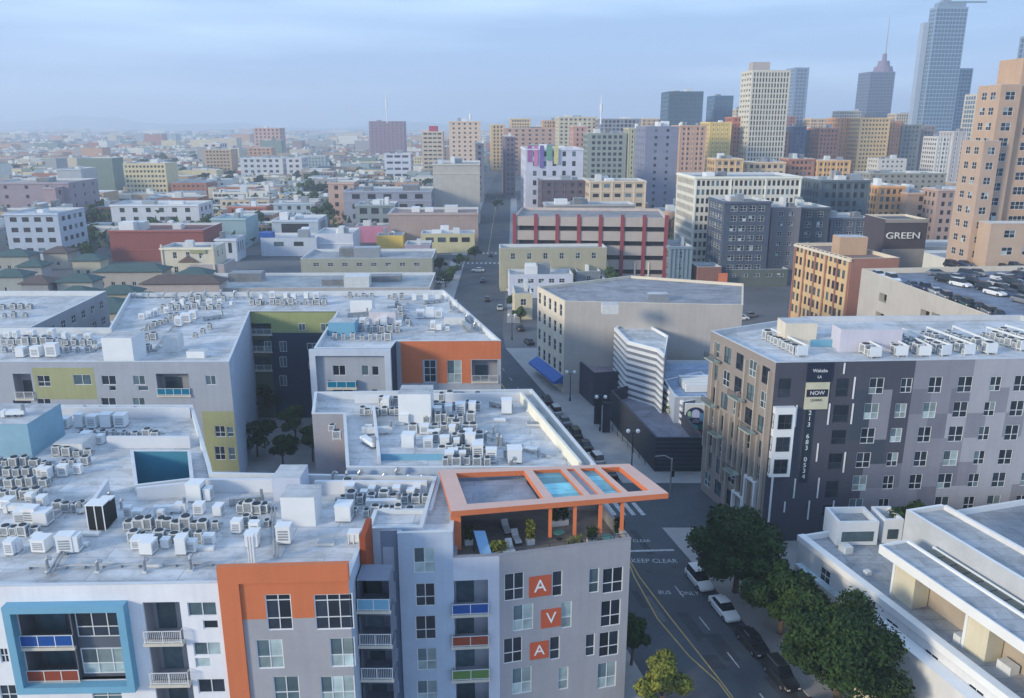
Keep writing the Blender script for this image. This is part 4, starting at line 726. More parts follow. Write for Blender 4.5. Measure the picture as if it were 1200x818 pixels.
RGTB = [  # sunlit gold and shaded blue tones are put into these wall colours
 ('white ribbed office block with grouped dark windows and lit cream side', 815, 942, 207, 318, 26, (214, 210, 198), (1.7, 3.1, 1.05, 1.9, 2), ROOFG),
 ('golden tan block below the skyline row with roof sheds', 838, 872, 186, 252, 16, (204, 172, 128), (3.6, 3.8, 2.0, 2.0, 3), ROOFT),
 ('cream terracotta block below the ribbed high rise', 876, 922, 190, 250, 16, (206, 180, 146), (3.6, 3.8, 2.0, 2.0, 3), ROOFT),
 ('brick red block below the navy shaded block', 925, 956, 186, 248, 14, (170, 118, 94), (3.6, 3.8, 2.0, 2.0, 3), ROOFG),
 ('ochre block with lit front below the pinkish brick block', 958, 998, 188, 248, 14, (208, 166, 112), (3.6, 3.8, 2.0, 2.0, 3), ROOFT),
 ('tall cream office behind the orange brown block', 862, 884, 128, 198, 20, (206, 188, 150), (4, 4, 2.2, 2.4, 3), ROOFT),
 ('red brown block behind the brown pink block', 908, 934, 136, 200, 20, (160, 112, 96), (4, 4, 2.2, 2.4, 3), ROOFG),
 ('sandy block with roof tank behind the pinkish brick block', 950, 976, 139, 200, 20, (206, 176, 136), (4, 4, 2.2, 2.4, 3), ROOFT),
 ('pale stone block behind the bright orange end block', 984, 1010, 130, 196, 20, (206, 192, 170), (4, 4, 2.2, 2.4, 3), ROOFT),
 ('low cream block with flat top behind the grey green block', 1050, 1100, 133, 196, 20, (204, 184, 156), (4, 4, 2.2, 2.4, 3), ROOFT),
 ('sandstone block on the skyline left of the dark teal tower', 752, 782, 139, 200, 20, (206, 178, 144), (4, 4, 2.2, 2.4, 3), ROOFT),
 ('ochre brick block on the skyline by the cream loft block', 636, 662, 141, 204, 20, (196, 158, 116), (4, 4, 2.2, 2.4, 3), ROOFT),
 ('cream and tan block at the end of the shaded street', 598, 622, 139, 200, 20, (214, 186, 142), (4, 4, 2.2, 2.4, 3), ROOFT),
 ('yellow topped block right of the far street', 575, 592, 146, 200, 18, (214, 182, 128), (4, 4, 2.0, 2.4, 3), ROOFT),
 ('dark blue glass block in front of the white ribbed office', 850, 905, 236, 336, 18, (76, 86, 104), (3.0, 3.2, 2.2, 1.8, 2), ROOFD),
 ('grey concrete block beside the dark glass block', 905, 940, 243, 332, 20, (122, 120, 126), (3.4, 3.3, 1.6, 1.4, 2), ROOFG),
 ('dark square block with pale edge line and paired windows', 938, 974, 243, 328, 18, (72, 82, 94), (4, 3.4, 2.0, 1.8, 2), ROOFG),
 ('low slate block with flat grey roof behind the brick block', 974, 1020, 255, 325, 16, (92, 98, 112), (4, 3.4, 2.0, 1.6, 2), ROOFG),
 ('teal grey office block with rows of dark windows', 962, 1022, 211, 305, 22, (88, 100, 108), (2.8, 3.3, 1.5, 2.0, 2), ROOFT),
 ('orange tan block with tall windows', 1030, 1062, 218, 290, 20, (206, 156, 106), (2.6, 3.2, 1.4, 2.0, 2), ROOFT),
 ('plain pale tan block with narrow end windows', 1064, 1098, 226, 292, 22, (188, 158, 134), (9, 3.6, 1.8, 2.0, 3), ROOFT),
 ('narrow beige block left of the peach tower', 1100, 1124, 222, 296, 12, (176, 150, 138), (3, 3.5, 1.5, 1.8, 2), ROOFG),
 ('pale lilac building with bright mural and small dark windows', 616, 684, 174, 262, 40, (196, 198, 212), (5.2, 5, 1.9, 2.6, 6), ROOFG),
 ('dark brick block with sunlit left end', 634, 690, 211, 268, 18, (98, 88, 98), (4, 3.6, 1.5, 1.7, 2), ROOFG),
 ('cream block with grouped dark windows above the red pier car park', 691, 758, 212, 272, 20, (202, 184, 160), (5.4, 4.6, 3.0, 1.8, 3), ROOFT),
 ('low grey service block behind the red pier car park', 640, 745, 240, 288, 14, (156, 152, 152), (5, 4, 2.4, 1.4, 2), ROOFG),
 ('green grey office block with grid of large windows', 689, 735, 156, 232, 26, (142, 150, 142), (5.4, 4.6, 3.0, 2.6, 3), ROOFG),
 ('dark rose block added to darken the right side of the shaded street', 592, 604, 160, 232, 60, (120, 104, 116), (4, 4, 1.8, 2, 3), ROOFG),  # narrow block added here to darken the street canyon
 ('slim pink brick block left of the grid windowed office', 672, 688, 148, 228, 20, (190, 150, 140), (5, 4.2, 1.6, 2, 3), ROOFG),
 ('yellow grey slab block right of the grid windowed office', 737, 752, 150, 232, 20, (172, 168, 140), (5, 4.2, 1.6, 2, 3), ROOFG),
 ('cream loft block on the skyline with roof tanks', 655, 700, 137, 212, 30, (196, 186, 160), (6, 4, 2.6, 2, 3), ROOFG),
 ('dark roofed block with white piers on the skyline', 702, 752, 139, 214, 30, (150, 150, 160), (5, 4, 3.2, 2.6, 3), ROOFD),
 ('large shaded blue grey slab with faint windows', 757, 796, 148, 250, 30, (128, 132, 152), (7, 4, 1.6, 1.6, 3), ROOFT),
 ('tan brick block right of the shaded slab', 797, 829, 147, 232, 26, (192, 156, 132), (4.6, 4, 1.6, 2, 3), ROOFT),
 ('long pink brown roofed block on the skyline', 590, 668, 150, 205, 40, (190, 156, 136), (7, 4.4, 2.6, 2, 3), ROOFT),
 ('salmon block with small roof cabin on the skyline', 786, 820, 134, 206, 30, (206, 158, 146), (6, 4, 2.4, 2, 3), ROOFT),
 ('cream yellow block with shaded foot', 832, 858, 143, 226, 26, (216, 188, 116), (4.6, 3.9, 1.8, 1.8, 3), ROOFT),
 ('narrow brown brick block beside the cream yellow block', 859, 871, 137, 224, 20, (176, 110, 82), (4, 3.9, 1.8, 1.8, 3), ROOFT),
 ('orange brown block with cornice and yellow bays', 873, 900, 152, 224, 26, (206, 140, 84), (4.2, 3.9, 1.8, 2, 3), ROOFD),
 ('brown pink block with even windows', 901, 926, 153, 222, 26, (164, 118, 100), (4.2, 3.9, 1.8, 2, 3), ROOFG),
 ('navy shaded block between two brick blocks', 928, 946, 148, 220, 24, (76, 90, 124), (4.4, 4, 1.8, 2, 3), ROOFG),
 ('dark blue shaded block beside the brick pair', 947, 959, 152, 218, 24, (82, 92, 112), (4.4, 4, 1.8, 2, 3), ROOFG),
 ('pinkish brick block with vertical window bays', 961, 984, 150, 220, 26, (190, 122, 90), (4.2, 4, 1.8, 2.2, 3), ROOFT),
 ('bright orange end block with roof tower', 985, 997, 138, 218, 26, (206, 150, 102), (4.6, 4, 1.6, 2.2, 3), ROOFT),
 ('golden yellow block with dense windows', 1009, 1045, 138, 220, 30, (216, 182, 128), (3.9, 3.9, 1.9, 1.8, 3), ROOFT),
 ('burnt orange block right of the golden block', 1046, 1057, 142, 218, 24, (188, 132, 92), (4.2, 4, 1.8, 2, 3), ROOFT),
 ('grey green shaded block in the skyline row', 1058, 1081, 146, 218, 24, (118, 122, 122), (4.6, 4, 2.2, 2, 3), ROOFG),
 ('brownish grey block with tan top edge', 1082, 1098, 147, 216, 24, (140, 128, 128), (4.2, 4, 1.8, 2, 3), ROOFT),
 ('white block with staggered dark windows', 1099, 1117, 160, 226, 20, (204, 200, 194), (4.4, 3.9, 2.2, 2, 3), ROOFG),
 ('plain light grey block beside the white one', 1118, 1134, 154, 226, 20, (182, 176, 174), (5.6, 4, 1.6, 2, 3), ROOFG),
 ('long low green roofed hall below the skyline row', 1020, 1112, 203, 238, 24, (150, 146, 134), (6, 4, 2.2, 1.6, 3), roofm((120, 134, 124))),
 ('white low block with lit roof boxes', 1030, 1064, 186, 228, 18, (206, 200, 190), (5, 4, 2, 1.6, 3), ROOFG),
 ('beige green long block with arched windows', 586, 712, 291, 341, 9, (168, 164, 142), (5.2, 6, 1.4, 2.0, 9.6), ROOFT),
 ('small white market block with dark window row', 597, 672, 322, 349, 10, (204, 208, 222), (3.2, 3.0, 1.7, 1.3, 1.6), ROOFW),
 ('grey narrow block between white market and tree', 676, 704, 318, 344, 10, (120, 130, 138), (3.4, 3.4, 1.4, 1.6, 1.6), ROOFG),
 ('small white cabin block behind the beige block', 708, 730, 327, 346, 8, (196, 200, 204), (4, 3.4, 1.5, 1.6, 1.2), ROOFW),
 ('brown and orange painted box in the yard', 818, 846, 313, 338, 9, (142, 100, 88), None, ROOFG),
 ('dark grey green low block beyond the car lot', 850, 925, 316, 336, 12, (96, 106, 102), (4, 3, 2.2, 1.2, 1.2), ROOFD),
 ('pale teal glass entrance block at the car park corner', 785, 812, 289, 338, 16, (112, 130, 142), (3.6, 3.8, 2.4, 2.4, 1.5), ROOFG),
 ('cream corner shop block by the blue awnings', 603, 624, 344, 374, 12, (206, 196, 168), (3, 3.6, 1.5, 1.8, 1.6), ROOFG)]
LFTB = [
 ('narrow grey block added to darken the left side of the far street', 557, 567, 168, 236, 60, (112, 116, 130), (4, 4, 1.8, 2, 3), ROOFG),  # added beside the road to deepen the shade between the buildings
 ('tan blank walled warehouse with stepped top left of the street', 507, 562, 192, 262, 40, (184, 180, 172), None, ROOFT),
 ('grey serrated roof depot with blue shaded wall', 402, 505, 224, 268, 30, (148, 152, 168), (8, 5, 4, 2.4, 2), ROOFG),
 ('cream high rise tower with lit right side', 526, 563, 142, 214, 26, (214, 190, 168), (5, 3.9, 1.8, 1.6, 4), ROOFT),
 ('slim striped tower with magenta roof box', 494, 519, 154, 210, 22, (196, 184, 164), (4.5, 3.9, 3.4, 1.5, 4), ROOFT),
 ('purple brown high rise block on the left skyline', 432, 473, 142, 188, 34, (138, 114, 128), (6, 4, 1.6, 1.6, 4), ROOFT),
 ('white office block with three window bands', 450, 481, 180, 214, 24, (200, 204, 216), (7, 5.5, 5.5, 2, 4), ROOFG),
 ('pinkish high rise with white grid windows on the left skyline', 297, 327, 150, 188, 34, (200, 160, 146), (6, 5, 2.6, 2.8, 4), ROOFT),
 ('white and pink office block with three rows of windows', 234, 257, 168, 200, 28, (214, 206, 206), (8, 6, 4, 2.4, 5), ROOFG),
 ('white loft block with four rows of windows', 281, 330, 185, 210, 30, (198, 202, 208), (6, 5, 3, 2.4, 3), ROOFG),
 ('white loft block with brown side wall', 335, 353, 185, 211, 30, (204, 204, 208), (6, 5, 3, 2.4, 3), ROOFG),
 ('long white two storey block with paired dark windows', 129, 231, 240, 272, 22, (200, 204, 212), (6.4, 4.4, 2.4, 2.2, 3.5), ROOFW),
 ('big brick red walled warehouse', 127, 236, 270, 306, 24, (142, 82, 76), None, roofm((126, 76, 74))),
 ('cream gabled front block with tall windows and green top band', 188, 250, 290, 330, 12, (212, 204, 184), (4.4, 5, 1.3, 2.2, 2.5), ROOFG),
 ('pale blue white apartment block with paired windows', 4, 66, 250, 306, 22, (176, 188, 204), (4.6, 4, 2.6, 1.8, 3), ROOFW),
 ('wide mauve tan warehouse far left', -20, 78, 214, 262, 34, (154, 142, 152), (11, 5, 1.8, 1.8, 5), ROOFT),
 ('mauve block with two dark windows', 50, 64, 220, 264, 30, (166, 146, 152), (7, 6, 2, 2.4, 8), ROOFT),
 ('light grey cube shaped block far left', 66, 94, 198, 236, 24, (172, 178, 184), None, ROOFW),
 ('orange brick low block with vertical bays', 266, 311, 242, 262, 16, (182, 112, 92), (3, 4, 1.2, 2.4, 2), ROOFG),
 ('teal roofed shed with white edge', 247, 287, 256, 290, 20, (150, 176, 184), None, roofm((146, 178, 186))),
 ('white shed with dark vertical doors', 252, 276, 280, 306, 12, (190, 198, 208), (3, 6, 1.4, 4, .5), ROOFW),
 ('pale blue low block with square windows', 320, 368, 238, 262, 16, (168, 184, 196), (5, 4, 2, 2, 2.4), ROOFG),
 ('pale blue hall with big grey loading door', 318, 372, 258, 288, 22, (176, 188, 200), (16, 9, 12, 4.4, 1), ROOFW),
 ('white block with grey roof and blue tarpaulin', 305, 370, 279, 300, 16, (190, 198, 212), (8, 4, 4, 1.8, 1.6), ROOFW),
 ('white box shaped warehouse', 369, 413, 274, 298, 20, (206, 210, 222), None, ROOFW),
 ('tan and orange block with column of windows', 384, 414, 214, 262, 20, (188, 158, 144), (5, 4.4, 2, 2.2, 3), ROOFT),
 ('green trimmed grey block with open bays', 416, 462, 240, 276, 18, (138, 150, 152), (5.5, 5, 3.6, 2.8, 2), ROOFG),
 ('pink fascia low shop block', 416, 463, 265, 284, 12, (198, 130, 158), None, ROOFG),
 ('yellow walled shop block', 441, 472, 276, 292, 10, (222, 188, 92), None, ROOFG),
 ('wide brownish warehouse along the street', 455, 560, 250, 288, 26, (166, 148, 142), None, roofm((156, 132, 126))),
 ('cream awning shop row along the street', 493, 556, 274, 296, 12, (198, 190, 150), (5, 6, 3.4, 2, 1), ROOFW),
 ('low grey block with purple pier beside the street', 474, 504, 287, 306, 12, (168, 158, 176), (4, 4, 2, 2, 1), ROOFG),
 ('greenish long low block with roof machines', 352, 506, 303, 326, 22, (158, 160, 148), (5, 4, 2, 1.2, 2.2), ROOFG),
 ('very long pale flat roofed market shed', 214, 503, 338, 352, 26, (176, 172, 170), None, roofm((160, 168, 174))),
 ('low beige shed left of the market shed', 222, 262, 310, 330, 12, (176, 168, 168), None, ROOFG)]
ALLB = {}
for i, (lab, x0, x1, yt, yb, dep, c, wn, rf) in enumerate(RGTB + LFTB):
    r_ = mb_(lab, x0, x1, yt, yb, dep, c, wn, roof=rf, yaw=3 if x0 > 570 else (2 if yb < 320 else 1.2)); ALLB[lab] = r_
    if dep > 9: clutter(*r_, dep, random.choice((2, 3, 4)) if (x1 - x0) > 30 else 1)
# small extras on those blocks
def ped():
    r_ = ALLB['cream gabled front block with tall windows and green top band']; w = r_[3] - r_[1]; s = MB()
    s.quad([(w * .3, -.4, r_[4] - 5), (w * .7, -.4, r_[4] - 5), (w * .5, -.4, r_[4] - 2.8)]); s.quad([(w * .3, -.4, r_[4] - 5), (w * .5, -.4, r_[4] - 2.8), (w * .5, 0, r_[4] - 2.8), (w * .3, 0, r_[4] - 5)]); s.quad([(w * .5, -.4, r_[4] - 2.8), (w * .7, -.4, r_[4] - 5), (w * .7, 0, r_[4] - 5), (w * .5, 0, r_[4] - 2.8)])
    s.obj('pediment', HR2_, r_[0], (*ptsub(r_[0], (r_[1], r_[2])), 0)); s = MB(); s.box((w * .55, -.12, r_[4] - 2), (w * .85, -.003, r_[4] - .8)); s.obj('band', OLIVE, r_[0], (*ptsub(r_[0], (r_[1], r_[2])), 0))
    s = MB(); [s.box((x, -.3, 0), (x + .6, -.003, r_[4] + 1)) for x in (0, w - .6)]; s.obj('pilaster', LITW, r_[0], (*ptsub(r_[0], (r_[1], r_[2])), 0))
HR2_ = mat((110, 92, 84), .85, .15, .8, name='brown_tile'); ped()
def extra(lab, nm, x, y, z0, w, d, h_, m): r_ = ALLB[lab]; s = MB(); s.box((0, 0, 0), (w, d, h_)); return s.obj(nm, m, r_[0], (*ptsub(r_[0], (r_[1] + x, r_[2] + y)), z0))
l_ = 'pale lilac building with bright mural and small dark windows'; r_ = ALLB[l_]
for i, (c, x, w_, hh_) in enumerate((((150, 96, 150), 1, 2.4, 7), ((196, 120, 166), 4.5, 2, 9), ((110, 96, 160), 7.5, 2.2, 10), ((104, 150, 132), 11, 3, 6), ((196, 190, 132), 15, 2.4, 8))):
    extra(l_, 'mural_band', x, -.12, r_[4] - hh_, w_, .11, hh_ + 1.5, mat(c, .8, .15, .6, name='mural_paint'))
extra('slim striped tower with magenta roof box', 'roof_box', 7, 2, ALLB['slim striped tower with magenta roof box'][4] - 1, 8, 8, 6, mat((170, 60, 90), .8))
extra('white block with grey roof and blue tarpaulin', 'tarpaulin', -1, 2, 6, 5, 5, 3.2, mat((30, 80, 160), .6))
extra('brown and orange painted box in the yard', 'panel', 6.8, -.1, .1, 3, .09, 5, mat((214, 124, 84), .7))

# ------------------------------------------------------------------ skyline towers
def rnd_tower(label, x0, x1, yt, Y, dep, rgb, fl=4, bay=3.2, glass=GBLUE, name='tower', crown=None):
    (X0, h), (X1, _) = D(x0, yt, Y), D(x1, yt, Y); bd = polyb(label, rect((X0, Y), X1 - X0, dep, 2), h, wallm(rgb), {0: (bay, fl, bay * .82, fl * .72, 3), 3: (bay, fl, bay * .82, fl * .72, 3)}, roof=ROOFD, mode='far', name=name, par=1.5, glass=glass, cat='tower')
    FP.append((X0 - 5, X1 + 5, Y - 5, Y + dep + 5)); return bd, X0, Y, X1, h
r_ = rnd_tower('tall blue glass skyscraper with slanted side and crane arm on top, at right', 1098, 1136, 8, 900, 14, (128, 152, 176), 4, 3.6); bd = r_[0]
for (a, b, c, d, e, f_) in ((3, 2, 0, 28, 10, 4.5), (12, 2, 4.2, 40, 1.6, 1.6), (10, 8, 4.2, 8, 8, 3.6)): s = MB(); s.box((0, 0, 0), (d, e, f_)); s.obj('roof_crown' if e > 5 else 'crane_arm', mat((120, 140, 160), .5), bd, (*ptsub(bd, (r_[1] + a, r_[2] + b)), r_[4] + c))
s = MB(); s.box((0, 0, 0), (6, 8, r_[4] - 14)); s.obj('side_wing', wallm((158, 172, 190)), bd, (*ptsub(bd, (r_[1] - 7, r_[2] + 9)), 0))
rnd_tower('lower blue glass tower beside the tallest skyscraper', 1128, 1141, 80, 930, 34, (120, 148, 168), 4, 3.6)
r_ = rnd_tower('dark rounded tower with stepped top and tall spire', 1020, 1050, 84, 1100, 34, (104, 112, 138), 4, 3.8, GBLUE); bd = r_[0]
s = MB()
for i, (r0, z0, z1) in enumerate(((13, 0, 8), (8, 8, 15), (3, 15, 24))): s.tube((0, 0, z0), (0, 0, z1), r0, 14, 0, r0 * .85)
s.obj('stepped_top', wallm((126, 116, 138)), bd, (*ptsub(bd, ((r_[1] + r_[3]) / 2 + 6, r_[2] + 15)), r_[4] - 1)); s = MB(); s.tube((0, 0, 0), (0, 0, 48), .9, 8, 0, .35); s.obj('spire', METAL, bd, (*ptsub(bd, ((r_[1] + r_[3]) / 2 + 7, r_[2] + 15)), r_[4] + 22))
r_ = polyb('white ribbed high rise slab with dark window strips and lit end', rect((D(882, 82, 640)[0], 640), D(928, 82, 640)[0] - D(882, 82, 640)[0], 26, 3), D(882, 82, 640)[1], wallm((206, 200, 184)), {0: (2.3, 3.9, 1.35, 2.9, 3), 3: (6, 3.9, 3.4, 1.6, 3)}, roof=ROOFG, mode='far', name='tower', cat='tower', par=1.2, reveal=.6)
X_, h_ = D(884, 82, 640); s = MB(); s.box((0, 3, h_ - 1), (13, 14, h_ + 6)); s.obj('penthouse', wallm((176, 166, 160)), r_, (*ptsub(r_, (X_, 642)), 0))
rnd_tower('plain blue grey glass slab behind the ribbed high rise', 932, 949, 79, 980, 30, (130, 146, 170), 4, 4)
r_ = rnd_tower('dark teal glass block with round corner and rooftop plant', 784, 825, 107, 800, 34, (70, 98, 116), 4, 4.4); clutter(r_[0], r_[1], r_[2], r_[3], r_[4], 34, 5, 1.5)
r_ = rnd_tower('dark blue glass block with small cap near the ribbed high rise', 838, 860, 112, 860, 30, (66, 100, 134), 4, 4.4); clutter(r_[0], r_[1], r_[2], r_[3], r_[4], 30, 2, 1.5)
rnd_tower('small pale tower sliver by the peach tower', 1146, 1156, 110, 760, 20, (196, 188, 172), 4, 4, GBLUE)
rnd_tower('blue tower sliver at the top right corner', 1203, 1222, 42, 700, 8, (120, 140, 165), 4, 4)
for (x, yt, yb, Y, lab) in ((452, 104, 140, 1010, 'slim radio mast on the purple brown high rise'), (705, 112, 140, 690, 'pale rooftop mast on the dark roofed skyline block'), (551, 128, 144, 800, 'pair of pale roof masts on the cream tower')):
    X, z1 = D(x, yt, Y); z0 = D(x, yb, Y)[1] - 4; s = MB(); s.tube((0, 0, 0), (0, 0, z1 - z0), .8, 6, 0, .3); s.tube((0, 0, (z1 - z0) * .45), (0, 0, (z1 - z0) * .7), 1.2, 6); t = s.obj('radio_mast', WHITE, None, (X, Y, z0)); tag(t, lab, 'mast')

# ------------------------------------------------------------------ hip roofed houses, left
HR = mat((70, 92, 92), .85, .15, .8, bump=.3, name='green_shingle'); HR2 = mat((96, 84, 80), .85, .15, .8, bump=.3, name='brown_shingle')
def house(px, py, w, d, h, rh, rgb, rm, label, yaw=2):
    X, Y = G(px, py, h); o = thing('house', (X, Y, 0), label, 'house', None, radians(yaw)); b = MB(); ops = [(1 + i * 3.4, 2.3 + i * 3.4, z, z + 1.4) for i in range(int((w - 1) / 3.4)) for z in (1.2, 4.2) if z + 1.8 < h]
    facade(b, (0, 0), (w, 0), -.12, h, ops); facade(b, (w, 0), (w, d), -.12, h, [(2 + i * 4, 3.3 + i * 4, 4.2, 5.5) for i in range(int((d - 2) / 4))] if h > 6 else []); b.quad([(0, d, 0), (0, 0, 0), (0, 0, h), (0, d, h)]); b.quad([(w, d, 0), (0, d, 0), (0, d, h), (w, d, h)]); b.obj('wall', wallm(rgb), o)
    for q in ops: put_window(o, (0, 0), 0, q[0], q[2], 1.3, 1.4, 2, (), GD, FRAME, (0, 0), .2)
    b = MB(); e = .7; i_ = min(w, d) / 2; A_ = [(-e, -e, h), (w + e, -e, h), (w + e, d + e, h), (-e, d + e, h)]; r0, r1 = ((i_, d / 2, h + rh), (w - i_, d / 2, h + rh)) if w >= d else ((w / 2, i_, h + rh), (w / 2, d - i_, h + rh))
    if w >= d: b.quad([A_[0], A_[1], r1, r0]); b.quad([A_[1], A_[2], r1]); b.quad([A_[2], A_[3], r0, r1]); b.quad([A_[3], A_[0], r0])
    else: b.quad([A_[0], A_[1], r0]); b.quad([A_[1], A_[2], r1, r0]); b.quad([A_[2], A_[3], r1]); b.quad([A_[3], A_[0], r0, r1])
    b.quad([(x, y, z - .25) for x, y, z in A_][::-1]); 
    for i in range(4): p_, q_ = A_[i], A_[(i + 1) % 4]; b.quad([(p_[0], p_[1], h - .25), (q_[0], q_[1], h - .25), q_, p_])
    b.obj('roof', rm, o); FP.append((X - 2, X + w + 2, Y - 2, Y + d + 2)); return o
HS = [(-8, 300, 14, 10, (168, 168, 160), HR, 'green hip roofed house at the left picture edge'), (50, 296, 10, 9, (170, 166, 156), HR2, 'brown roofed house below the pale blue apartment block'), (84, 305, 11, 8, (182, 178, 160), HR, 'green roofed house with cream wall left of the brick red warehouse'),
      (-14, 324, 12, 9, (160, 164, 160), HR, 'green roofed house in the second row at the picture edge'), (24, 332, 9, 9, (150, 152, 156), HR2, 'dull grey house between two green roofs'), (66, 330, 12, 9, (172, 172, 166), HR, 'green roofed house with small porch window'),
      (112, 318, 24, 10, (176, 170, 162), HR, 'long green roofed terrace below the brick red warehouse'), (166, 332, 26, 9, (186, 176, 172), HR2, 'long pinkish walled terrace with small gables'), (206, 322, 11, 9, (190, 186, 178), HR, 'green roofed house in front of the cream gabled block'),
      (66, 345, 10, 8, (150, 156, 152), HR, 'small green roofed house low in the third row'), (113, 344, 12, 8, (176, 172, 156), HR, 'green roofed house with lit cream front'), (74, 360, 17, 10, (170, 168, 160), HR, 'large green roofed house nearest the grey U-shaped block'),
      (120, 366, 11, 8, (176, 168, 150), HR, 'green roofed house beside the white roof corner'), (20, 312, 9, 8, (158, 158, 160), HR, 'little green roofed house behind the grey one'), (150, 352, 9, 7, (184, 180, 176), HR, 'small green roofed house right of the cream fronted one')]
for (px, py, w_, d_, c, rm, lab) in HS: house(px, py, w_ * .88, d_ * .8, 6.0, 1.9, c, rm, lab)
bd = polyb('low mauve roofed shed in front of the green roofed houses', rect(G(68, 386, 5), 21, 8, 1), 5, wallm((150, 146, 156)), None, roof=roofm((146, 146, 160)), par=.3)

# ------------------------------------------------------------------ distant city
random.seed(21)
PAL = [((200, 188, 166), 'pale beige'), ((218, 216, 208), 'white'), ((156, 156, 156), 'grey'), ((184, 158, 128), 'tan'), ((150, 134, 130), 'mauve'), ((190, 150, 124), 'pinkish'), ((150, 166, 172), 'blue grey'), ((210, 196, 156), 'cream'), ((120, 136, 128), 'green grey'), ((164, 108, 84), 'brick')]
RPL = [roofm((150, 156, 162)), roofm((132, 136, 140)), roofm((184, 188, 190)), roofm((112, 112, 114)), roofm((166, 156, 144)), roofm((92, 96, 102)), roofm((140, 156, 160)), roofm((140, 116, 104))]
def hits(x0, x1, y0, y1): return any(x0 < b and x1 > a and y0 < d and y1 > c for a, b, c, d in FP)
FP += [(-26, 9, 0, 1500), (2, 140, 60, 260), (-120, 6, 40, 262), (-60, 60, 312, 336), (-2, 60, 200, 330)]
lots = []
y = 255.
while y < 5200:
    k = 1 + max(0, (y - 900) / 1500.); dy = random.uniform(15, 24) * k; gap = 15 if int(y / 95) != int((y + dy) / 95) else 4
    x = -.70 * y - 40
    while x < .70 * y + 40:
        w = random.uniform(10, 32) * k; street = 14 if int(x / 110) != int((x + w) / 110) else random.choice((1, 2.5, 6))
        h = random.choice((5, 5.5, 6, 7, 8, 9, 11)) * random.uniform(.9, 1.15); rr = random.random()
        if rr < .045 and y > 500: h = random.uniform(16, 30)
        elif y > 1500: h *= random.uniform(1, 1.9)
        if x > -20 and y > 420: h = random.uniform(7, 13) if y < 740 else (random.uniform(14, 34) if y < 1300 else random.uniform(8, 20))
        if x < -20 and x > -220 and 330 < y < 700 and h > 14: h = 8
        if random.random() < .9 and not hits(x, x + w, y, y + dy * .92): lots.append((x, y, w, dy * .92, h))
        x += w + street * k
    y += dy + gap * k
lots.sort(key=lambda q: -(q[2] * (q[4] + q[3] * 30 / q[1])) / q[1] ** 2 * (1 if abs(q[0] + q[2] / 2) < .64 * q[1] else .01))
DB = []; LCOL = []
HW = {}
for i, (x, y, w, d, h) in enumerate(lots):
    c, cn = random.choice(PAL); rm = random.choice(RPL)
    if i < 290:
        LCOL.append(cn)
        dist = 'near the market sheds' if y < 420 else ('in the low city' if y < 700 else ('in the hazy city' if y < 1200 else 'near the horizon')); far = 'far left' if x < -.45 * y else ('mid left' if x < -.22 * y else ('near the street' if x < .1 * y else 'far right'))
        hn = 'low' if h < 7.5 else ('medium' if h < 12 else 'tall'); RN = ('bluish', 'grey', 'white', 'dusky', 'sandy', 'dark', 'teal', 'brownish'); rn = RN[RPL.index(rm)]; clt = random.random() < .6
        lab = f'{cn} {hn} building with {rn} ' + ('crowded' if clt else 'bare') + f' roof {dist}, {far}'; g = lab.replace('building', 'buildings')
        wn = {0: (random.choice((2.6, 3.4, 4.5)), 3.4, random.choice((1.2, 1.6, 2.2)), 1.6, 1.3)} if y < 1300 and (random.random() < .8 or x > -15) else None
        bd = polyb(lab, rect((x, y), w, d, 2.0 if x > 0 else 1.0), h, wallm(c), wn, roof=rm, mode='far', group=g)
        if clt: clutter(bd, x, y, x + w, h, d, random.choice((1, 2, 4)))
    else: DB.append((x, y, w, d, h, c, rm))
pal_m = [wallm(c) for c, _ in PAL]; b = MB(); nm = len(pal_m)
for (x, y, w, d, h, c, rm) in DB:
    ci = [c0_ for c0_, _ in PAL].index(c); ri = RPL.index(rm); b.box((x, y, -.12), (x + w, y + d, h), ci); b.m[-5] = nm + ri
    for j in range(random.choice((0, 1, 2, 3))): xx = x + random.uniform(.1, .7) * w; yy = y + random.uniform(.1, .6) * d; b.box((xx, yy, h), (xx + w * .15, yy + d * .2, h + random.uniform(1.2, 3.5)), 1)
    if y < 1600 and random.random() < .6:
        for zf in (1.5, 5) if h > 7 else (1.5,): b.box((x + 1, y - .15, zf), (x + w - 1, y - .02, zf + 1.2), nm + len(RPL))
tag(b.obj('distant_building', pal_m + RPL + [ROOFD]), 'mass of small pale buildings filling the hazy far city', 'buildings', kind='stuff')

# ------------------------------------------------------------------ trees
def leafm(rgb, name):
    m = bpy.data.materials.new(name); m.use_nodes = True; t = m.node_tree; b = t.nodes['Principled BSDF']; tc = nn(t, 'ShaderNodeTexCoord'); n1 = nn(t, 'ShaderNodeTexNoise'); n1.inputs['Scale'].default_value = .8; n1.inputs['Detail'].default_value = 6
    r = nn(t, 'ShaderNodeValToRGB'); c = [lin(v) for v in rgb]; r.color_ramp.elements[0].position = .35; r.color_ramp.elements[1].position = .68; r.color_ramp.elements[0].color = (*[v * .7 for v in c], 1); r.color_ramp.elements[1].color = (c[0] * 1.6, c[1] * 1.35, c[2] * 1.0, 1)
    t.links.new(tc.outputs['Object'], n1.inputs[0]); t.links.new(n1.outputs[0], r.inputs[0]); t.links.new(r.outputs[0], b.inputs['Base Color']); b.inputs['Roughness'].default_value = .7; b.inputs['Specular IOR Level'].default_value = .2; return m
LEAF = leafm((38, 62, 30), 'dark_foliage'); LEAF2 = leafm((62, 86, 50), 'grey_green_foliage'); LEAF3 = leafm((112, 122, 58), 'yellow_green_foliage'); BARK = mat((92, 78, 66), .9, .2, 3, bump=.5, name='bark')
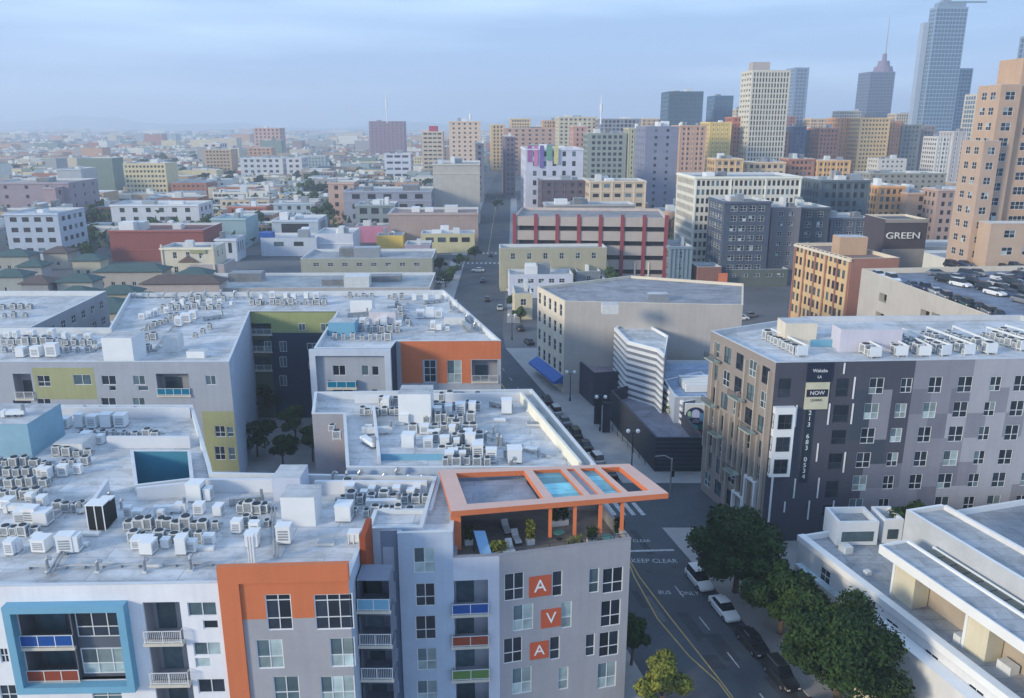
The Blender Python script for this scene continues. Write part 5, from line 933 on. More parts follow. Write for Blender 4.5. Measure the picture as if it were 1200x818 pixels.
def crown_mesh(R, Hc, n, ls, lobes, rng, ml, flat=1.0):
    b = MB(); cs = []
    for i in range(lobes):
        a = rng.uniform(0, 2 * pi); r = R * .76 * math.sqrt(rng.random()); z = Hc * (.22 + .56 * rng.random()) * (1 - .35 * r / R); cs.append((r * cos(a), r * sin(a), z, R * rng.uniform(.17, .36)))
    cs.append((0, 0, Hc * .5, R * .42))
    tot = sum(c[3] ** 2 for c in cs)
    for c in cs:
        for j in range(int(n * c[3] ** 2 / tot)):
            d = Vector((rng.gauss(0, 1), rng.gauss(0, 1), rng.gauss(0, 1) + .25)).normalized(); rr = c[3] * (1 - .35 * rng.random() ** 2) * (1 + .12 * rng.gauss(0, 1))
            p = Vector((c[0], c[1], c[2])) + Vector((d.x * rr, d.y * rr, d.z * rr * .8 * flat)); nrm = (d + Vector((rng.uniform(-1, 1), rng.uniform(-1, 1), rng.uniform(-1, 1))) * .75).normalized()
            a = nrm.orthogonal().normalized(); bb = nrm.cross(a); t = rng.uniform(0, 6.28); a, bb = a * cos(t) + bb * sin(t), bb * cos(t) - a * sin(t); s = ls * rng.uniform(.6, 1.3)
            b.quad([p - a * s, p - bb * s * .5, p + a * s, p + bb * s * .5])
    return b.mesh('crown', ml)
def trunk_mesh(R, hz, rng, tr):
    b = MB(); b.tube((0, 0, -.13), (.1, .05, hz), tr, 8, 0, tr * .65)
    for i in range(6): a = i * 1.05 + rng.uniform(-.3, .3); b.tube((.1, .05, hz * rng.uniform(.75, 1)), (cos(a) * R * .6, sin(a) * R * .6, hz + R * rng.uniform(.35, .7)), tr * .45, 6, 0, tr * .12)
    return b.mesh('trunk', BARK)
def tree(x, y, R, Hc, hz, n, ls, seed, label, ml, z=0, lobes=14, cat='tree', tr=.3, group=None):
    rng = random.Random(seed); t = thing('tree', (x, y, z), label, cat, group); link('trunk', trunk_mesh(R, hz, rng, tr), t); link('crown', crown_mesh(R, Hc, n, ls, lobes, rng, ml), t, (0, 0, hz * .75)); return t
tx, ty = G(862, 632, 7); tree(tx + .6, ty + .5, 5.7, 9.6, 2.9, 30000, .25, 1, 'rounded dark green street tree below the leasing banner corner, farthest of three', LEAF, lobes=34, tr=.4)
tx, ty = G(916, 682, 6.3); tree(tx + .5, ty + .3, 4.3, 8.0, 2.5, 22000, .24, 2, 'smaller dark green street tree between two larger ones by parked cars', LEAF, lobes=30, tr=.35)
tx, ty = G(988, 742, 6.8); tree(tx + .1, ty - .2, 6.0, 10.4, 2.6, 42000, .22, 3, 'large dense green street tree nearest the low white building', LEAF, lobes=42, tr=.4)
tx, ty = G(748, 735, 3.4); tree(11.9, 69.5, 2.2, 5.0, 2.2, 3500, .2, 4, 'small dark tree at the foot of the grey corner block', LEAF, tr=.16)
tree(13.6, 62.8, 2.6, 5.2, 2.0, 5000, .2, 5, 'yellow green feathery street tree by the grey corner block', LEAF3, tr=.18); tree(12.0, 59.5, 1.9, 4.6, 1.6, 2600, .2, 6, 'yellowish tree top at the bottom picture edge', LEAF3, tr=.15)
tree(46, 84, 3.2, 4.4, 2.2, 3000, .25, 8, 'dark green tree at the right picture edge behind the white building', LEAF, z=5.0); tree(55, 90, 3.0, 4.4, 2.2, 3000, .25, 9, 'second dark tree at the right edge by the grey panels', LEAF)
for i, (px, py, R, lab, ml) in enumerate(((308, 470, 3.6, 'dark courtyard tree against the lime and navy walls', LEAF), (300, 515, 3.4, 'dark courtyard tree beside the white roof edge', LEAF), (345, 500, 2.8, 'sparse courtyard tree among pale branches', LEAF2), (330, 530, 2.6, 'low courtyard tree near the roof parapet', LEAF), (365, 520, 2.5, 'courtyard tree against the plain grey wall', LEAF2))):
    x, y = G(px, py, 3); tree(x, y, R, 6, 2.5, 2600, .26, 40 + i, lab, ml, tr=.18)
TX, TY = G(719, 322, 6); tree(TX, TY, 4.6, 8, 2, 2600, .45, 12, 'dark conical tree in front of the red pier car park', LEAF2, tr=.3)
protos = [None] * 4
def far_tree(x, y, s, i, label, group):
    if protos[i] is None: protos[i] = tree(x, y, 4.0, 6.5, 2.0, 650, .55, 60 + i, label, LEAF2 if i % 2 else LEAF, lobes=8, group=group); t = protos[i]
    else: t = dup(protos[i], (x, y, 0), i * 1.3, label, group)
    t.scale = (s, s, s)
random.seed(5)
for i, (px, py, s, lab) in enumerate(((515, 310, .9, 'small street tree at the crossing left of the far street'), (530, 318, .8, 'second small tree at the crossing left of the far street'), (522, 326, .8, 'third small tree at the crossing left of the far street'), (540, 306, .8, 'small tree beside the blue awning of the far street'), (556, 296, .9, 'street tree in the dark part of the far street'),
                 (858, 318, 1.0, 'leafy tree left of the group beyond the car lot'), (876, 314, 1.1, 'leafy tree in the middle of the group beyond the car lot'), (895, 316, 1.0, 'leafy tree right of the group beyond the car lot'), (822, 336, .5, 'small shrub like tree by the brown yard box'),
                 (362, 226, 2.0, 'big dark tree left of the tan and orange block'), (376, 230, 1.9, 'big dark tree against the tan and orange block'), (350, 236, 1.4, 'dark tree above the pale blue low block'), (112, 262, 1.7, 'dark tree above the brick red warehouse corner'), (118, 250, 1.6, 'dark tree behind the long white block'),
                 (100, 196, 1.8, 'dark tree clump left of the light grey cube block'), (118, 200, 2.0, 'dark tree right of the light grey cube block'), (138, 198, 1.9, 'dark tree in the grove above the long white block, left part'), (152, 206, 1.8, 'dark tree in the grove above the long white block, near part'), (168, 196, 2.0, 'dark tree in the grove above the long white block, middle part'), (190, 190, 2.2, 'dark tree in the grove near the white banded office'), (206, 196, 2.2, 'dark tree left of the white and pink office block'), (214, 206, 1.8, 'dark tree below the white and pink office block'), (240, 212, 1.6, 'dark tree between the white and pink office and loft block'), (172, 222, 1.5, 'dark tree behind the long white block, middle'), (205, 226, 1.4, 'dark tree behind the long white block, right'), (190, 218, 1.7, 'dark tree above the right end of the long white block'), (268, 214, 1.5, 'dark tree in front of the white loft block'), (110, 238, 1.5, 'dark tree between the mauve warehouse and long white block'), (344, 222, 1.9, 'dark tree beside the brown side wall of the loft'), (368, 214, 2.0, 'tall dark tree behind the tan and orange block'), (90, 268, 1.4, 'dark tree beside the cross road'), (106, 280, 1.3, 'dark tree by the cross road near the warehouse'),
                 (602, 350, .7, 'small tree by the far right kerb'), (610, 364, .6, 'small tree by the blue awnings'), (583, 240, 1.0, 'tree at the shaded end of the far street'), (100, 300, 1.2, 'tree by the cross road left of the warehouse'), (90, 284, 1.3, 'tree beside the pale blue apartment block'),
                 (835, 338, .5, 'little round tree near the parking lot'))): x, y = G(px, py, 3); far_tree(x, y, s, i % 4, lab, None)
cnt = 0; sb = []
def treelab(x, y):
    q = min(lots[:290], key=lambda q: (q[0] + q[2] / 2 - x) ** 2 + (q[1] - y) ** 2); i = lots.index(q)
    w = LCOL[i]; t = f"dark green tree beside the {w} building " + ('in the middle city, ' if y < 700 else 'in the far city, ') + ('far left' if x < -.45 * y else ('mid left' if x < -.22 * y else 'near the street'))
    return t, t.replace('tree', 'trees')
for i in range(5200):
    y = 340 * (4200 / 340) ** random.random(); x = random.uniform(-.68, .3 if random.random() < .3 else -.04) * y
    if (sin(x * .011 + y * .004) + sin(y * .009 - 1) + random.uniform(-1.2, 1.2) < .15) or hits(x - 5, x + 5, y - 5, y + 5): continue
    if any(a < x < a + c and b_ < y < b_ + d for a, b_, c, d, _ in lots[:290]): continue
    cnt += 1
    if cnt <= 270 and y < 1600: far_tree(x, y, random.uniform(.8, 1.9), cnt % 4, *treelab(x, y))
    else: sb.append((x, y))
b = MB()
for x, y in sb:
    s = random.uniform(4, 10)
    for j in range(18): p = Vector((x + random.gauss(0, s * .6), y + random.gauss(0, s * .6), abs(random.gauss(s * .6, s * .3)))); b.quad([p + Vector((random.uniform(-2, 2), random.uniform(-2, 2), random.uniform(-2, 2))) for _ in range(3)])
if b.f: tag(b.obj('distant_trees', LEAF2), 'scattered dark tree clumps among the hazy far city', 'trees', kind='stuff')

# ------------------------------------------------------------------ rooftop machines
random.seed(9)
COIL = mat((138, 143, 148), .6, .3, 6, name='condenser_coil'); FAN = mat((44, 48, 54), .6, .1, name='fan_guard_metal')
def proto_cond():
    t = thing('ac_condenser', (0, 0, 0), 'x', 'condenser'); b = MB(); w = .42
    b.box((-w, -w, .12), (w, w, .2)); b.box((-w, -w, .84), (w, w, .92))
    for sx in (-1, 1):
        for sy in (-1, 1): x, y = sx * (w - .05), sy * (w - .05); b.box((x - .05, y - .05, 0), (x + .05, y + .05, .84))
    b.obj('casing', HVAC, t); b = MB(); b.box((-w + .04, -w + .04, .2), (w - .04, w - .04, .84)); b.obj('coil', COIL, t)
    b = MB(); b.tube((0, 0, .92), (0, 0, .98), .33, 12); b.obj('fan_guard', FAN, t); return t
def proto_box():
    t = thing('air_handler', (0, 0, 0), 'x', 'air unit'); b = MB(); b.box((-.5, -.5, .1), (.5, .5, 1.15)); b.box((-.54, -.54, 1.15), (.54, .54, 1.2)); b.obj('casing', WHITE, t)
    b = MB()
    for i in range(4): b.box((-.36, -.515, .3 + i * .17), (.36, -.501, .4 + i * .17))
    b.obj('louvre', METAL, t); b = MB(); b.box((-.45, -.45, 0), (.45, .45, .1)); b.obj('base', COIL, t); return t
def proto_vent():
    t = thing('roof_vent', (0, 0, 0), 'x', 'vent'); b = MB(); b.tube((0, 0, 0), (0, 0, .95), .16, 10); b.tube((0, 0, .95), (.22, 0, 1.2), .16, 10); b.tube((.22, 0, 1.2), (.5, 0, 1.05), .16, 10); b.obj('pipe', METAL, t); b = MB(); b.box((-.25, -.25, 0), (.25, .25, .12)); b.obj('flashing', HVAC, t); return t
PC, PB, PV = proto_cond(), proto_box(), proto_vent(); first = {'c': True, 'b': True, 'v': True}; PR = {'c': PC, 'b': PB, 'v': PV}; NHV = 0
def place(kind, x, y, z, rz, sc, lab, grp):
    global NHV
    NHV += 1
    if first[kind]: first[kind] = False; o = PR[kind]; o.location = (x, y, z); o.rotation_euler = (0, 0, rz); o['label'] = lab
    else: o = dup(PR[kind], (x, y, z), rz, lab)
    if grp: o['group'] = grp
    elif 'group' in o: del o['group']
    o.scale = (sc[0], sc[1], sc[2])
NM = {'c': 'condenser', 'b': 'white air unit', 'v': 'curved vent pipe'}
def row(kind, z, p, q, n, where, sc=1.0, jit=.1, rz=0, pipe=True):
    a, b = G(p[0], p[1], z), G(q[0], q[1], z); gn = f'{NM[kind]}s {where}'
    for i in range(n):
        t = (i + .5) / n if n > 1 else .5; x, y = a[0] + (b[0] - a[0]) * t + random.gauss(0, jit), a[1] + (b[1] - a[1]) * t + random.gauss(0, jit)
        s_ = sc * random.choice((.78, .9, 1.0, 1.0, 1.12)) * random.uniform(.95, 1.06)
        if n == 1: lab, g = f'{NM[kind]} standing alone {where}', None
        elif i == 0: lab, g = f'{NM[kind]} at the left end {where}', gn
        elif i == n - 1: lab, g = f'{NM[kind]} at the right end {where}', gn
        elif n <= 12: lab, g = f'{NM[kind]} {["", "second", "third", "fourth", "fifth", "sixth", "seventh", "eighth", "ninth", "tenth", "eleventh"][i]} from left {where}', gn
        else: lab, g = f'{NM[kind]} inside the row {where}', gn
        place(kind, x, y, z, rz + random.choice((0, 0, pi / 2)) + random.uniform(-.08, .08), (s_ * random.choice((1, 1, .8)), s_ * random.choice((1, 1, .75)), s_ * random.uniform(.8, 1.25)), lab, g)
    if pipe and n > 3:
        m_ = MB(); d = Vector((b[0] - a[0], b[1] - a[1], 0)).normalized(); nr = Vector((-d.y, d.x, 0))
        for k_, off in enumerate((.62, .74, .86)): m_.tube(Vector((a[0], a[1], .22)) + nr * off - Vector((a[0], a[1], 0)), Vector((b[0], b[1], .22)) + nr * off - Vector((a[0], a[1], 0)), .035, 5)
        L_ = (Vector(b) - Vector(a)).length
        for k_ in range(int(L_ / 1.4) + 1): c_ = d * (k_ * 1.4) + nr * .74; m_.box((c_.x - .05, c_.y - .2, 0), (c_.x + .05, c_.y + .2, .18), 1)
        tag(m_.obj('pipe_run', [METAL, COIL], None, (a[0], a[1], z)), f'thin pipe run behind the condensers {where}', 'pipes')
RZ = 18.62
for r in (('c', (388, 576), (500, 575), 9, 'along the back upstand behind the blue tower'), ('c', (392, 590), (506, 588), 9, 'in the middle row behind the blue tower'), ('c', (398, 603), (486, 603), 7, 'in the front row behind the blue tower'),
          ('v', (385, 567), (500, 567), 8, 'above the back upstand behind the blue tower'), ('c', (148, 620), (258, 621), 10, 'on the front left roof behind the white portal wall'), ('c', (150, 634), (240, 635), 6, 'nearest the front left roof edge'),
          ('c', (-10, 546), (60, 547), 6, 'at the back of the dense left edge cluster'), ('c', (-10, 557), (64, 558), 6, 'in the second line of the left edge cluster'), ('c', (-10, 570), (58, 570), 5, 'in the third line of the left edge cluster'), ('c', (-10, 583), (50, 583), 5, 'in the fourth line of the left edge cluster'),
          ('c', (62, 534), (108, 534), 4, 'between the blue penthouse and light well'), ('c', (70, 545), (106, 545), 3, 'in front of the blue penthouse'), ('c', (-8, 628), (46, 626), 5, 'at the left edge near the white boxes'),
          ('b', (50, 644), (50, 644), 1, 'left of the front roof near the diagonal pipe'), ('b', (76, 646), (94, 646), 2, 'near the front roof edge above the blue portal'), ('b', (174, 647), (174, 647), 1, 'on the front roof behind the balconies'), ('b', (215, 647), (215, 647), 1, 'on the front roof left of the orange bay'),
          ('b', (334, 637), (334, 637), 1, 'on the roof behind the orange parapet'), ('b', (296, 640), (296, 640), 1, 'beside the tall white vent behind the orange parapet'), ('b', (404, 609), (404, 609), 1, 'beside the brown fin'), ('b', (20, 612), (60, 613), 3, 'in the left roof field'),
          ('c', (278, 600), (318, 601), 4, 'beside the white penthouse cube'), ('c', (282, 615), (316, 616), 3, 'in front of the white penthouse cube'), ('b', (72, 500), (150, 500), 5, 'on the rear wing beyond the blue penthouse'), ('c', (90, 512), (190, 513), 8, 'on the rear wing middle line'),
          ('v', (70, 488), (205, 489), 7, 'along the rear wing back parapet'), ('c', (62, 598), (104, 600), 4, 'on the left roof field beside the black unit'), ('v', (110, 580), (150, 600), 3, 'on the open roof left of the light well'),
          ('v', (30, 672), (250, 668), 4, 'along the front roof edge'), ('b', (225, 585), (250, 585), 2, 'by the white upstand behind the orange bay')):
    row(r[0], RZ, r[1], r[2], r[3], r[4], 1.15 if r[0] == 'b' else .95)
MZ = 19.12
for r in (((4, 590), (60, 592), 4, 'between condenser lines of the left edge cluster'), ((150, 640), (250, 642), 5, 'before the long row on the left roof'), ((120, 608), (200, 606), 4, 'behind the long row on the left roof'), ((210, 600), (262, 602), 3, 'left of the cube condensers'), ((404, 582), (500, 581), 7, 'amid the condensers behind the blue tower'),
          ((40, 560), (96, 556), 4, 'near the blue penthouse foot'), ((80, 520), (160, 522), 5, 'in front of the rear wing line'), ((2, 648), (40, 646), 3, 'at the left edge of the front roof'), ((262, 628), (310, 630), 3, 'in front of the cube condensers')): row('b', RZ, r[0], r[1], r[2], r[3], .82, .3, 0, False)
for r in (((442, 478), (458, 479), 2, 'beside the cabin condensers on the middle roof'), ((500, 488), (560, 488), 5, 'between the third rows of the middle roof'), ((488, 512), (560, 513), 6, 'between the fourth rows of the middle roof'), ((500, 525), (570, 526), 5, 'between the sixth rows of the middle roof'), ((514, 538), (580, 539), 5, 'behind the canopy on the middle roof'),
          ((4, 396), (110, 397), 8, 'behind the back row of the left rear roof'), ((162, 376), (200, 366), 4, 'left of the diagonal line of the rear roof'), ((196, 358), (280, 357), 6, 'between the rear lines above the lime wall'), ((300, 350), (380, 350), 6, 'behind the row above the lime wall'), ((420, 382), (470, 382), 4, 'between rows of the street wing'), ((480, 352), (520, 352), 3, 'at the back right of the street wing'), ((500, 386), (530, 388), 3, 'behind the orange parapet')): row('b', MZ, r[0], r[1], r[2], r[3], .95, .35, 0, False)
for r in (('c', (446, 474), (468, 474), 3, 'left of the white cabin on the middle roof'), ('c', (420, 486), (480, 486), 7, 'in front of the cabin on the middle roof'), ('c', (506, 470), (562, 469), 7, 'along the back of the middle roof'), ('c', (506, 480), (562, 480), 6, 'in the second line of the middle roof'),
          ('c', (495, 495), (555, 495), 6, 'in the third line of the middle roof'), ('c', (480, 506), (562, 507), 7, 'in the fourth line of the middle roof'), ('c', (506, 518), (566, 519), 6, 'in the fifth line of the middle roof'), ('c', (512, 531), (572, 532), 6, 'in the sixth line of the middle roof'),
          ('c', (520, 545), (574, 546), 5, 'behind the orange canopy on the middle roof'), ('b', (595, 484), (595, 484), 1, 'in the open part of the middle roof'), ('b', (602, 540), (602, 540), 1, 'behind the canopy near the cream upstand'), ('b', (474, 496), (474, 496), 1, 'in the middle roof left part'),
          ('b', (478, 514), (482, 530), 2, 'in the middle roof left field'), ('v', (575, 505), (600, 560), 4, 'in the open part of the middle roof'), ('v', (560, 515), (640, 540), 4, 'scattered on the right of the middle roof'), ('c', (388, 500), (398, 520), 2, 'by the stepped left wall of the middle roof')):
    row(r[0], MZ, r[1], r[2], r[3], r[4], 1.25 if r[0] == 'b' else 1.0)
for r in (('c', (0, 404), (112, 404), 12, 'in the back row of the left rear roof'), ('c', (0, 413), (110, 413), 9, 'in the front row of the left rear roof'), ('b', (18, 418), (70, 418), 3, 'at the front of the left rear roof'), ('c', (155, 412), (180, 412), 3, 'beside the white cube on the rear roof'),
          ('c', (160, 398), (184, 398), 3, 'behind the white cube on the rear roof'), ('c', (170, 388), (212, 372), 6, 'in the diagonal line on the rear roof'), ('c', (186, 364), (262, 362), 8, 'in the long rear line above the lime wall'), ('c', (200, 353), (268, 353), 7, 'at the very back left of the courtyard roof'),
          ('c', (292, 357), (384, 357), 12, 'in the row above the lime wall'), ('v', (150, 350), (300, 350), 9, 'along the back parapet of the rear roof'), ('c', (404, 349), (440, 349), 4, 'behind the white cube of the street wing'), ('c', (452, 350), (474, 351), 3, 'at the back of the street wing'),
          ('c', (464, 358), (480, 384), 5, 'in the cross line of the street wing'), ('c', (420, 388), (470, 389), 6, 'in the middle of the street wing'), ('c', (388, 398), (460, 398), 7, 'near the teal balcony parapet'), ('b', (488, 372), (520, 372), 3, 'beside the orange front of the street wing'),
          ('v', (525, 360), (560, 392), 4, 'near the street edge of the rear block'), ('b', (205, 384), (232, 372), 3, 'on the rear roof beside the diagonal line'), ('c', (226, 398), (250, 384), 3, 'near the courtyard edge of the rear roof')):
    row(r[0], MZ, r[1], r[2], r[3], r[4], 1.5 if r[0] == 'b' else 1.1)
for r in (('c', (0, 362), (40, 362), 4, 'on the far left edge roof'), ('c', (0, 372), (36, 372), 3, 'near the front of the far left edge roof')): row(r[0], MZ, r[1], r[2], r[3], r[4], 1.1)
GZ = 23.42
RAIL = mat((214, 218, 222), .5, .05, name='screen_panel')
for i, (a, b_, n) in enumerate((((372, 128), (488, 186), 9), ((652, 152), (722, 190), 6), ((742, 150), (806, 186), 5), ((816, 150), (880, 186), 5), ((790, 128), (948, 184), 8), ((868, 122), (1022, 182), 8), ((950, 118), (1092, 178), 8), ((1060, 122), (1200, 168), 8), ((1120, 116), (1290, 168), 8), ((1240, 140), (1330, 176), 5))):
    p_, q_ = z7(*a), z7(*b_); nmr = ['first', 'second', 'third', 'fourth', 'fifth', 'sixth', 'seventh', 'eighth', 'ninth', 'tenth'][i]
    row('c', GZ, p_, q_, n, f'in the {nmr} line from left on the slate block', 1.15, .04, AWL)
    A_, B_ = G(*p_, GZ), G(*q_, GZ); d = Vector((B_[0] - A_[0], B_[1] - A_[1])); l = d.length; s = MB(); s.box((0, .75, 1.25), (l, .85, 1.5)); s.box((0, .75, 0), (.1, .85, 1.25)); s.box((l - .1, .75, 0), (l, .85, 1.25)); s.box((l / 2, .75, 0), (l / 2 + .1, .85, 1.25)); s.box((l, -.7, .2), (l + .08, .85, 1.5))
    tag(s.obj('screen_rail', RAIL, None, (A_[0], A_[1], GZ), atan2(d.y, d.x)), f'white screen rail beside the {nmr} condenser line on the slate block', 'rail')
roofbox(GBL, 921, 379, 26.6, 4.2, 3.4, 23.4, LITW); roofbox(GBL, 986, 386, 26.4, 8.0, 3.0, 23.4, wallm((196, 194, 206))); roofbox(GBL, 950, 398, 24.4, 4, 3, 23.4, SKYB, name='roof_hatch')
# single larger machines
for px, py, z, w_, d_, h_, m_, lab in ((104, 622, RZ, 1.5, 1.2, 2.3, BLACK, 'black tall roof machine with white frame on the left roof'), (118, 614, RZ, 1.0, 1.0, 2.1, BLACK, 'second black roof machine behind the framed one'), (292, 664, RZ, .5, .4, 2.6, WHITE, 'tall white bent duct behind the orange parapet'), (408, 637, RZ, .9, .9, .8, HVAC, 'small hatch box beside the brown fin')):
    x, y = G(px, py, z); t = thing('roof_machine', (x, y, z), lab, 'machine'); b = MB(); b.box((0, 0, .1), (w_, d_, h_)); b.obj('casing', m_, t); b = MB()
    for u in (0, w_ / 2 - .04, w_ - .08): b.box((u, -.05, 0), (u + .08, -.003, h_ + .02))
    b.box((-.05, -.06, h_ + .021), (w_ + .05, d_ + .05, h_ + .1)); b.obj('frame', WHITE, t)
for p_, q_, z, lab in (((8, 640), (30, 676), RZ, 'pipe'), ((72, 650), (56, 676), RZ, 'diagonal white pipe near the front left roof edge'), ((318, 596), (322, 655), RZ, 'long pair of pipes crossing the roof behind the orange bay'), ((180, 412), (206, 380), MZ, 'dark curved duct line on the rear roof')):
    if lab == 'pipe': continue
    a, b_ = G(*p_, z), G(*q_, z); s = MB(); s.tube((0, 0, .25), (b_[0] - a[0], b_[1] - a[1], .25), .1, 8); s.tube((.3, 0, .25), (b_[0] - a[0] + .3, b_[1] - a[1], .25), .07, 8); s.box((-.2, -.1, 0), (.5, .1, .15)); tag(s.obj('roof_pipe', METAL, None, (*a, z)), lab, 'pipe')

# ------------------------------------------------------------------ vehicles
CG = mat((26, 32, 40), .1, .05, spec=.6, name='car_glass'); TYRE = mat((26, 26, 28), .8, .1, name='tyre'); RIM = mat((150, 154, 160), .35, .05, metal=.7, name='rim')
LAMP = mat((210, 212, 214), .2, .02, name='headlamp'); TAIL = mat((150, 20, 22), .3, .02, name='tail_lamp')
def loft(b, secs, m=0):
    k = len(b.v); n = len(secs[0])
    for s_ in secs: b.v += s_
    for i in range(len(secs) - 1):
        for j in range(n): jj = (j + 1) % n; b.f.append((k + i * n + j, k + i * n + jj, k + (i + 1) * n + jj, k + (i + 1) * n + j)); b.m.append(m)
    b.f.append(tuple(range(k + n - 1, k - 1, -1))); b.m.append(m); b.f.append(tuple(range(k + (len(secs) - 1) * n, k + len(secs) * n))); b.m.append(m)
CARM = {}
def car(x, y, z, rz, rgb, label, group=None, van=0):
    key = (rgb, van)
    if key not in CARM:
        pm = mat(rgb, .28, .03, spec=.6, name='car_paint'); b = MB(); L_, hw = (4.6, .9)
        def sec(X, w, zb, zt): return [(X, -w, zb + .06), (X, -w * .94, zb), (X, w * .94, zb), (X, w, zb + .06), (X, w, zt - .18), (X, w * .88, zt), (X, -w * .88, zt), (X, -w, zt - .18)]
        loft(b, [sec(X, w, zb, zt) for X, w, zb, zt in ((-2.3, .74, .35, .78), (-2.18, .84, .25, .92), (-1.4, .9, .22, .98), (0, .91, .22, .97), (1.0, .9, .22, .94), (1.9, .86, .24, .80), (2.2, .78, .3, .68), (2.3, .66, .36, .58))]); body = b.mesh('body', pm)
        zr_ = 1.45 + .3 * van; g = MB(); xb, xf = (-2.05, .95) if van else (-1.75, .95)
        def cs(X, w, zb, zt, wt): return [(X, -w, zb), (X, w, zb), (X, wt, zt), (X, -wt, zt)]
        loft(g, [cs(xb, .74, .9, .96, .7), cs(xb + (.25 if van else .65), .8, .9, zr_ - .04, .62), cs(-.1, .82, .9, zr_, .64), cs(.25, .82, .9, zr_ - .03, .63), cs(xf + .1, .78, .86, .95, .74)]); glass_ = g.mesh('cabin', CG)
        r_ = MB(); loft(r_, [cs(xb + (.25 if van else .65), .63, zr_ - .035, zr_ + .01, .55), cs(-.1, .65, zr_, zr_ + .05, .56), cs(.25, .64, zr_ - .03, zr_ + .02, .55)]); roof = r_.mesh('roof', pm)
        w_ = MB(); w_.tube((0, -.1, 0), (0, .1, 0), .33, 16); wh = w_.mesh('wheel', TYRE); w_ = MB(); w_.tube((0, -.115, 0), (0, .115, 0), .2, 12); rm_ = w_.mesh('rim', RIM)
        l_ = MB(); l_.box((2.14, -.7, .52), (2.31, -.42, .64)); hl = l_.mesh('headlight', LAMP); l_ = MB(); l_.box((-2.31, -.74, .62), (-2.16, -.5, .76)); tl = l_.mesh('tail_light', TAIL)
        CARM[key] = (body, glass_, roof, wh, rm_, hl, tl)
    body, gl, roof, wh, rm_, hl, tl = CARM[key]; t = thing('parked_car', (x, y, z), label, 'car', group, rz); link('body', body, t); link('cabin', gl, t); link('roof', roof, t)
    for sx in (-1.4, 1.42):
        for sy in (-.8, .8): w_ = link('wheel', wh, t, (sx, sy, .33)); link('rim', rm_, w_)
    for dy in (0, 1.12): link('headlight', hl, t, (0, dy, 0)); link('tail_light', tl, t, (0, dy * 1.1, 0))
    return t
RD = -.122; ST = radians(90 + 13.5)
W_, K_, G_, B_, S_ = (214, 216, 218), (34, 36, 40), (120, 124, 130), (52, 66, 96), (168, 172, 176)
for Y, c, lab, van in ((84.6, W_, 'white car at the kerb below the farthest street tree', 1), (78.6, W_, 'white saloon with dark windscreen parked below the middle tree', 0), (72.6, K_, 'black car parked behind the white saloon', 0), (67.4, K_, 'black estate car with open space ahead beside the big tree', 1), (61.6, (74, 60, 62), 'dark maroon car by the kerb at the bottom edge', 0)):
    car(kr(Y) - 1.25, Y, RD, ST + pi, c, lab, None, van)
for i, (Y, c) in enumerate(((149, K_), (143, S_), (137.5, G_), (131.5, (50, 60, 40)), (126, K_), (120.5, S_), (115, K_))):
    car(kr(Y) - 1.2, Y, RD, ST, c, ['black', 'silver', 'grey', 'dark olive', 'black', 'silver', 'black'][i] + ' car in the kerb row beside the plaza, ' + ['farthest', 'second farthest', 'third farthest', 'in the middle', 'third nearest', 'second nearest', 'nearest'][i], 'cars parked beside the plaza', i % 2)
for i, (px, py, c, rz) in enumerate(((606, 372, S_, 1.6), (610, 386, K_, 1.7), (604, 355, (40, 60, 110), 1.55), (597, 340, W_, 1.57), (607, 346, K_, 1.57), (520, 332, W_, 3.1), (592, 318, G_, 1.57), (566, 330, B_, 1.57), (575, 300, K_, 1.57), (590, 302, W_, 1.57), (571, 352, K_, 1.6), (586, 362, S_, 1.6), (560, 318, W_, 3.1), (620, 402, K_, 1.8), (868, 374, W_, 0), (880, 371, G_, .3), (845, 352, S_, 1.2))):
    x, y = G(px, py, 0); car(x, y, RD if px < 640 else -.13, rz, c, ['silver car on the far street before the awnings', 'black car by the blue awnings', 'blue car at the kerb near the cream corner shop', 'white car near the crossing on the far street', 'black car beside the white one near the crossing', 'white car turning at the crossing by the trees', 'grey car just past the crossing',
        'dark blue car in the middle of the crossing', 'black car far down the shaded street', 'white car far down the street by the kerb', 'black car in the left lane after the crossing', 'silver car in the left lane before the awnings', 'small white car on the cross road', 'black car at the end of the blue awning', 'white car in the open lot behind the beige block', 'grey car in the open lot beside the white one', 'silver car at the back of the open lot'][i])
DZ = 19.1
dk_ = [(1018, 322, 0, W_), (1034, 327, 0, W_), (1056, 334, 2.9, B_), (1070, 337, 2.9, B_), (1083, 342, 2.9, S_), (1094, 347, 2.9, G_), (1106, 351, 2.9, K_), (1118, 356, 2.9, (40, 70, 70)), (1131, 360, 2.9, K_), (1143, 365, 2.9, G_), (1154, 369, 2.9, K_), (1108, 328, .3, K_), (1122, 326, .3, S_), (1134, 322, .3, B_), (1146, 320, .3, G_), (1116, 311, .1, K_), (1130, 310, .1, B_), (1156, 338, .2, K_), (1166, 343, .2, W_), (1176, 340, .2, G_), (1186, 345, .2, B_), (1195, 341, .2, K_), (1170, 333, .2, S_), (1186, 332, .2, K_), (1172, 312, .1, K_), (1188, 313, .1, B_), (1199, 352, .2, G_), (1126, 333, .3, W_), (1140, 330, .3, K_)]
CN = {W_: 'white', K_: 'black', G_: 'grey', B_: 'dark blue', S_: 'silver', (40, 70, 70): 'dark green'}
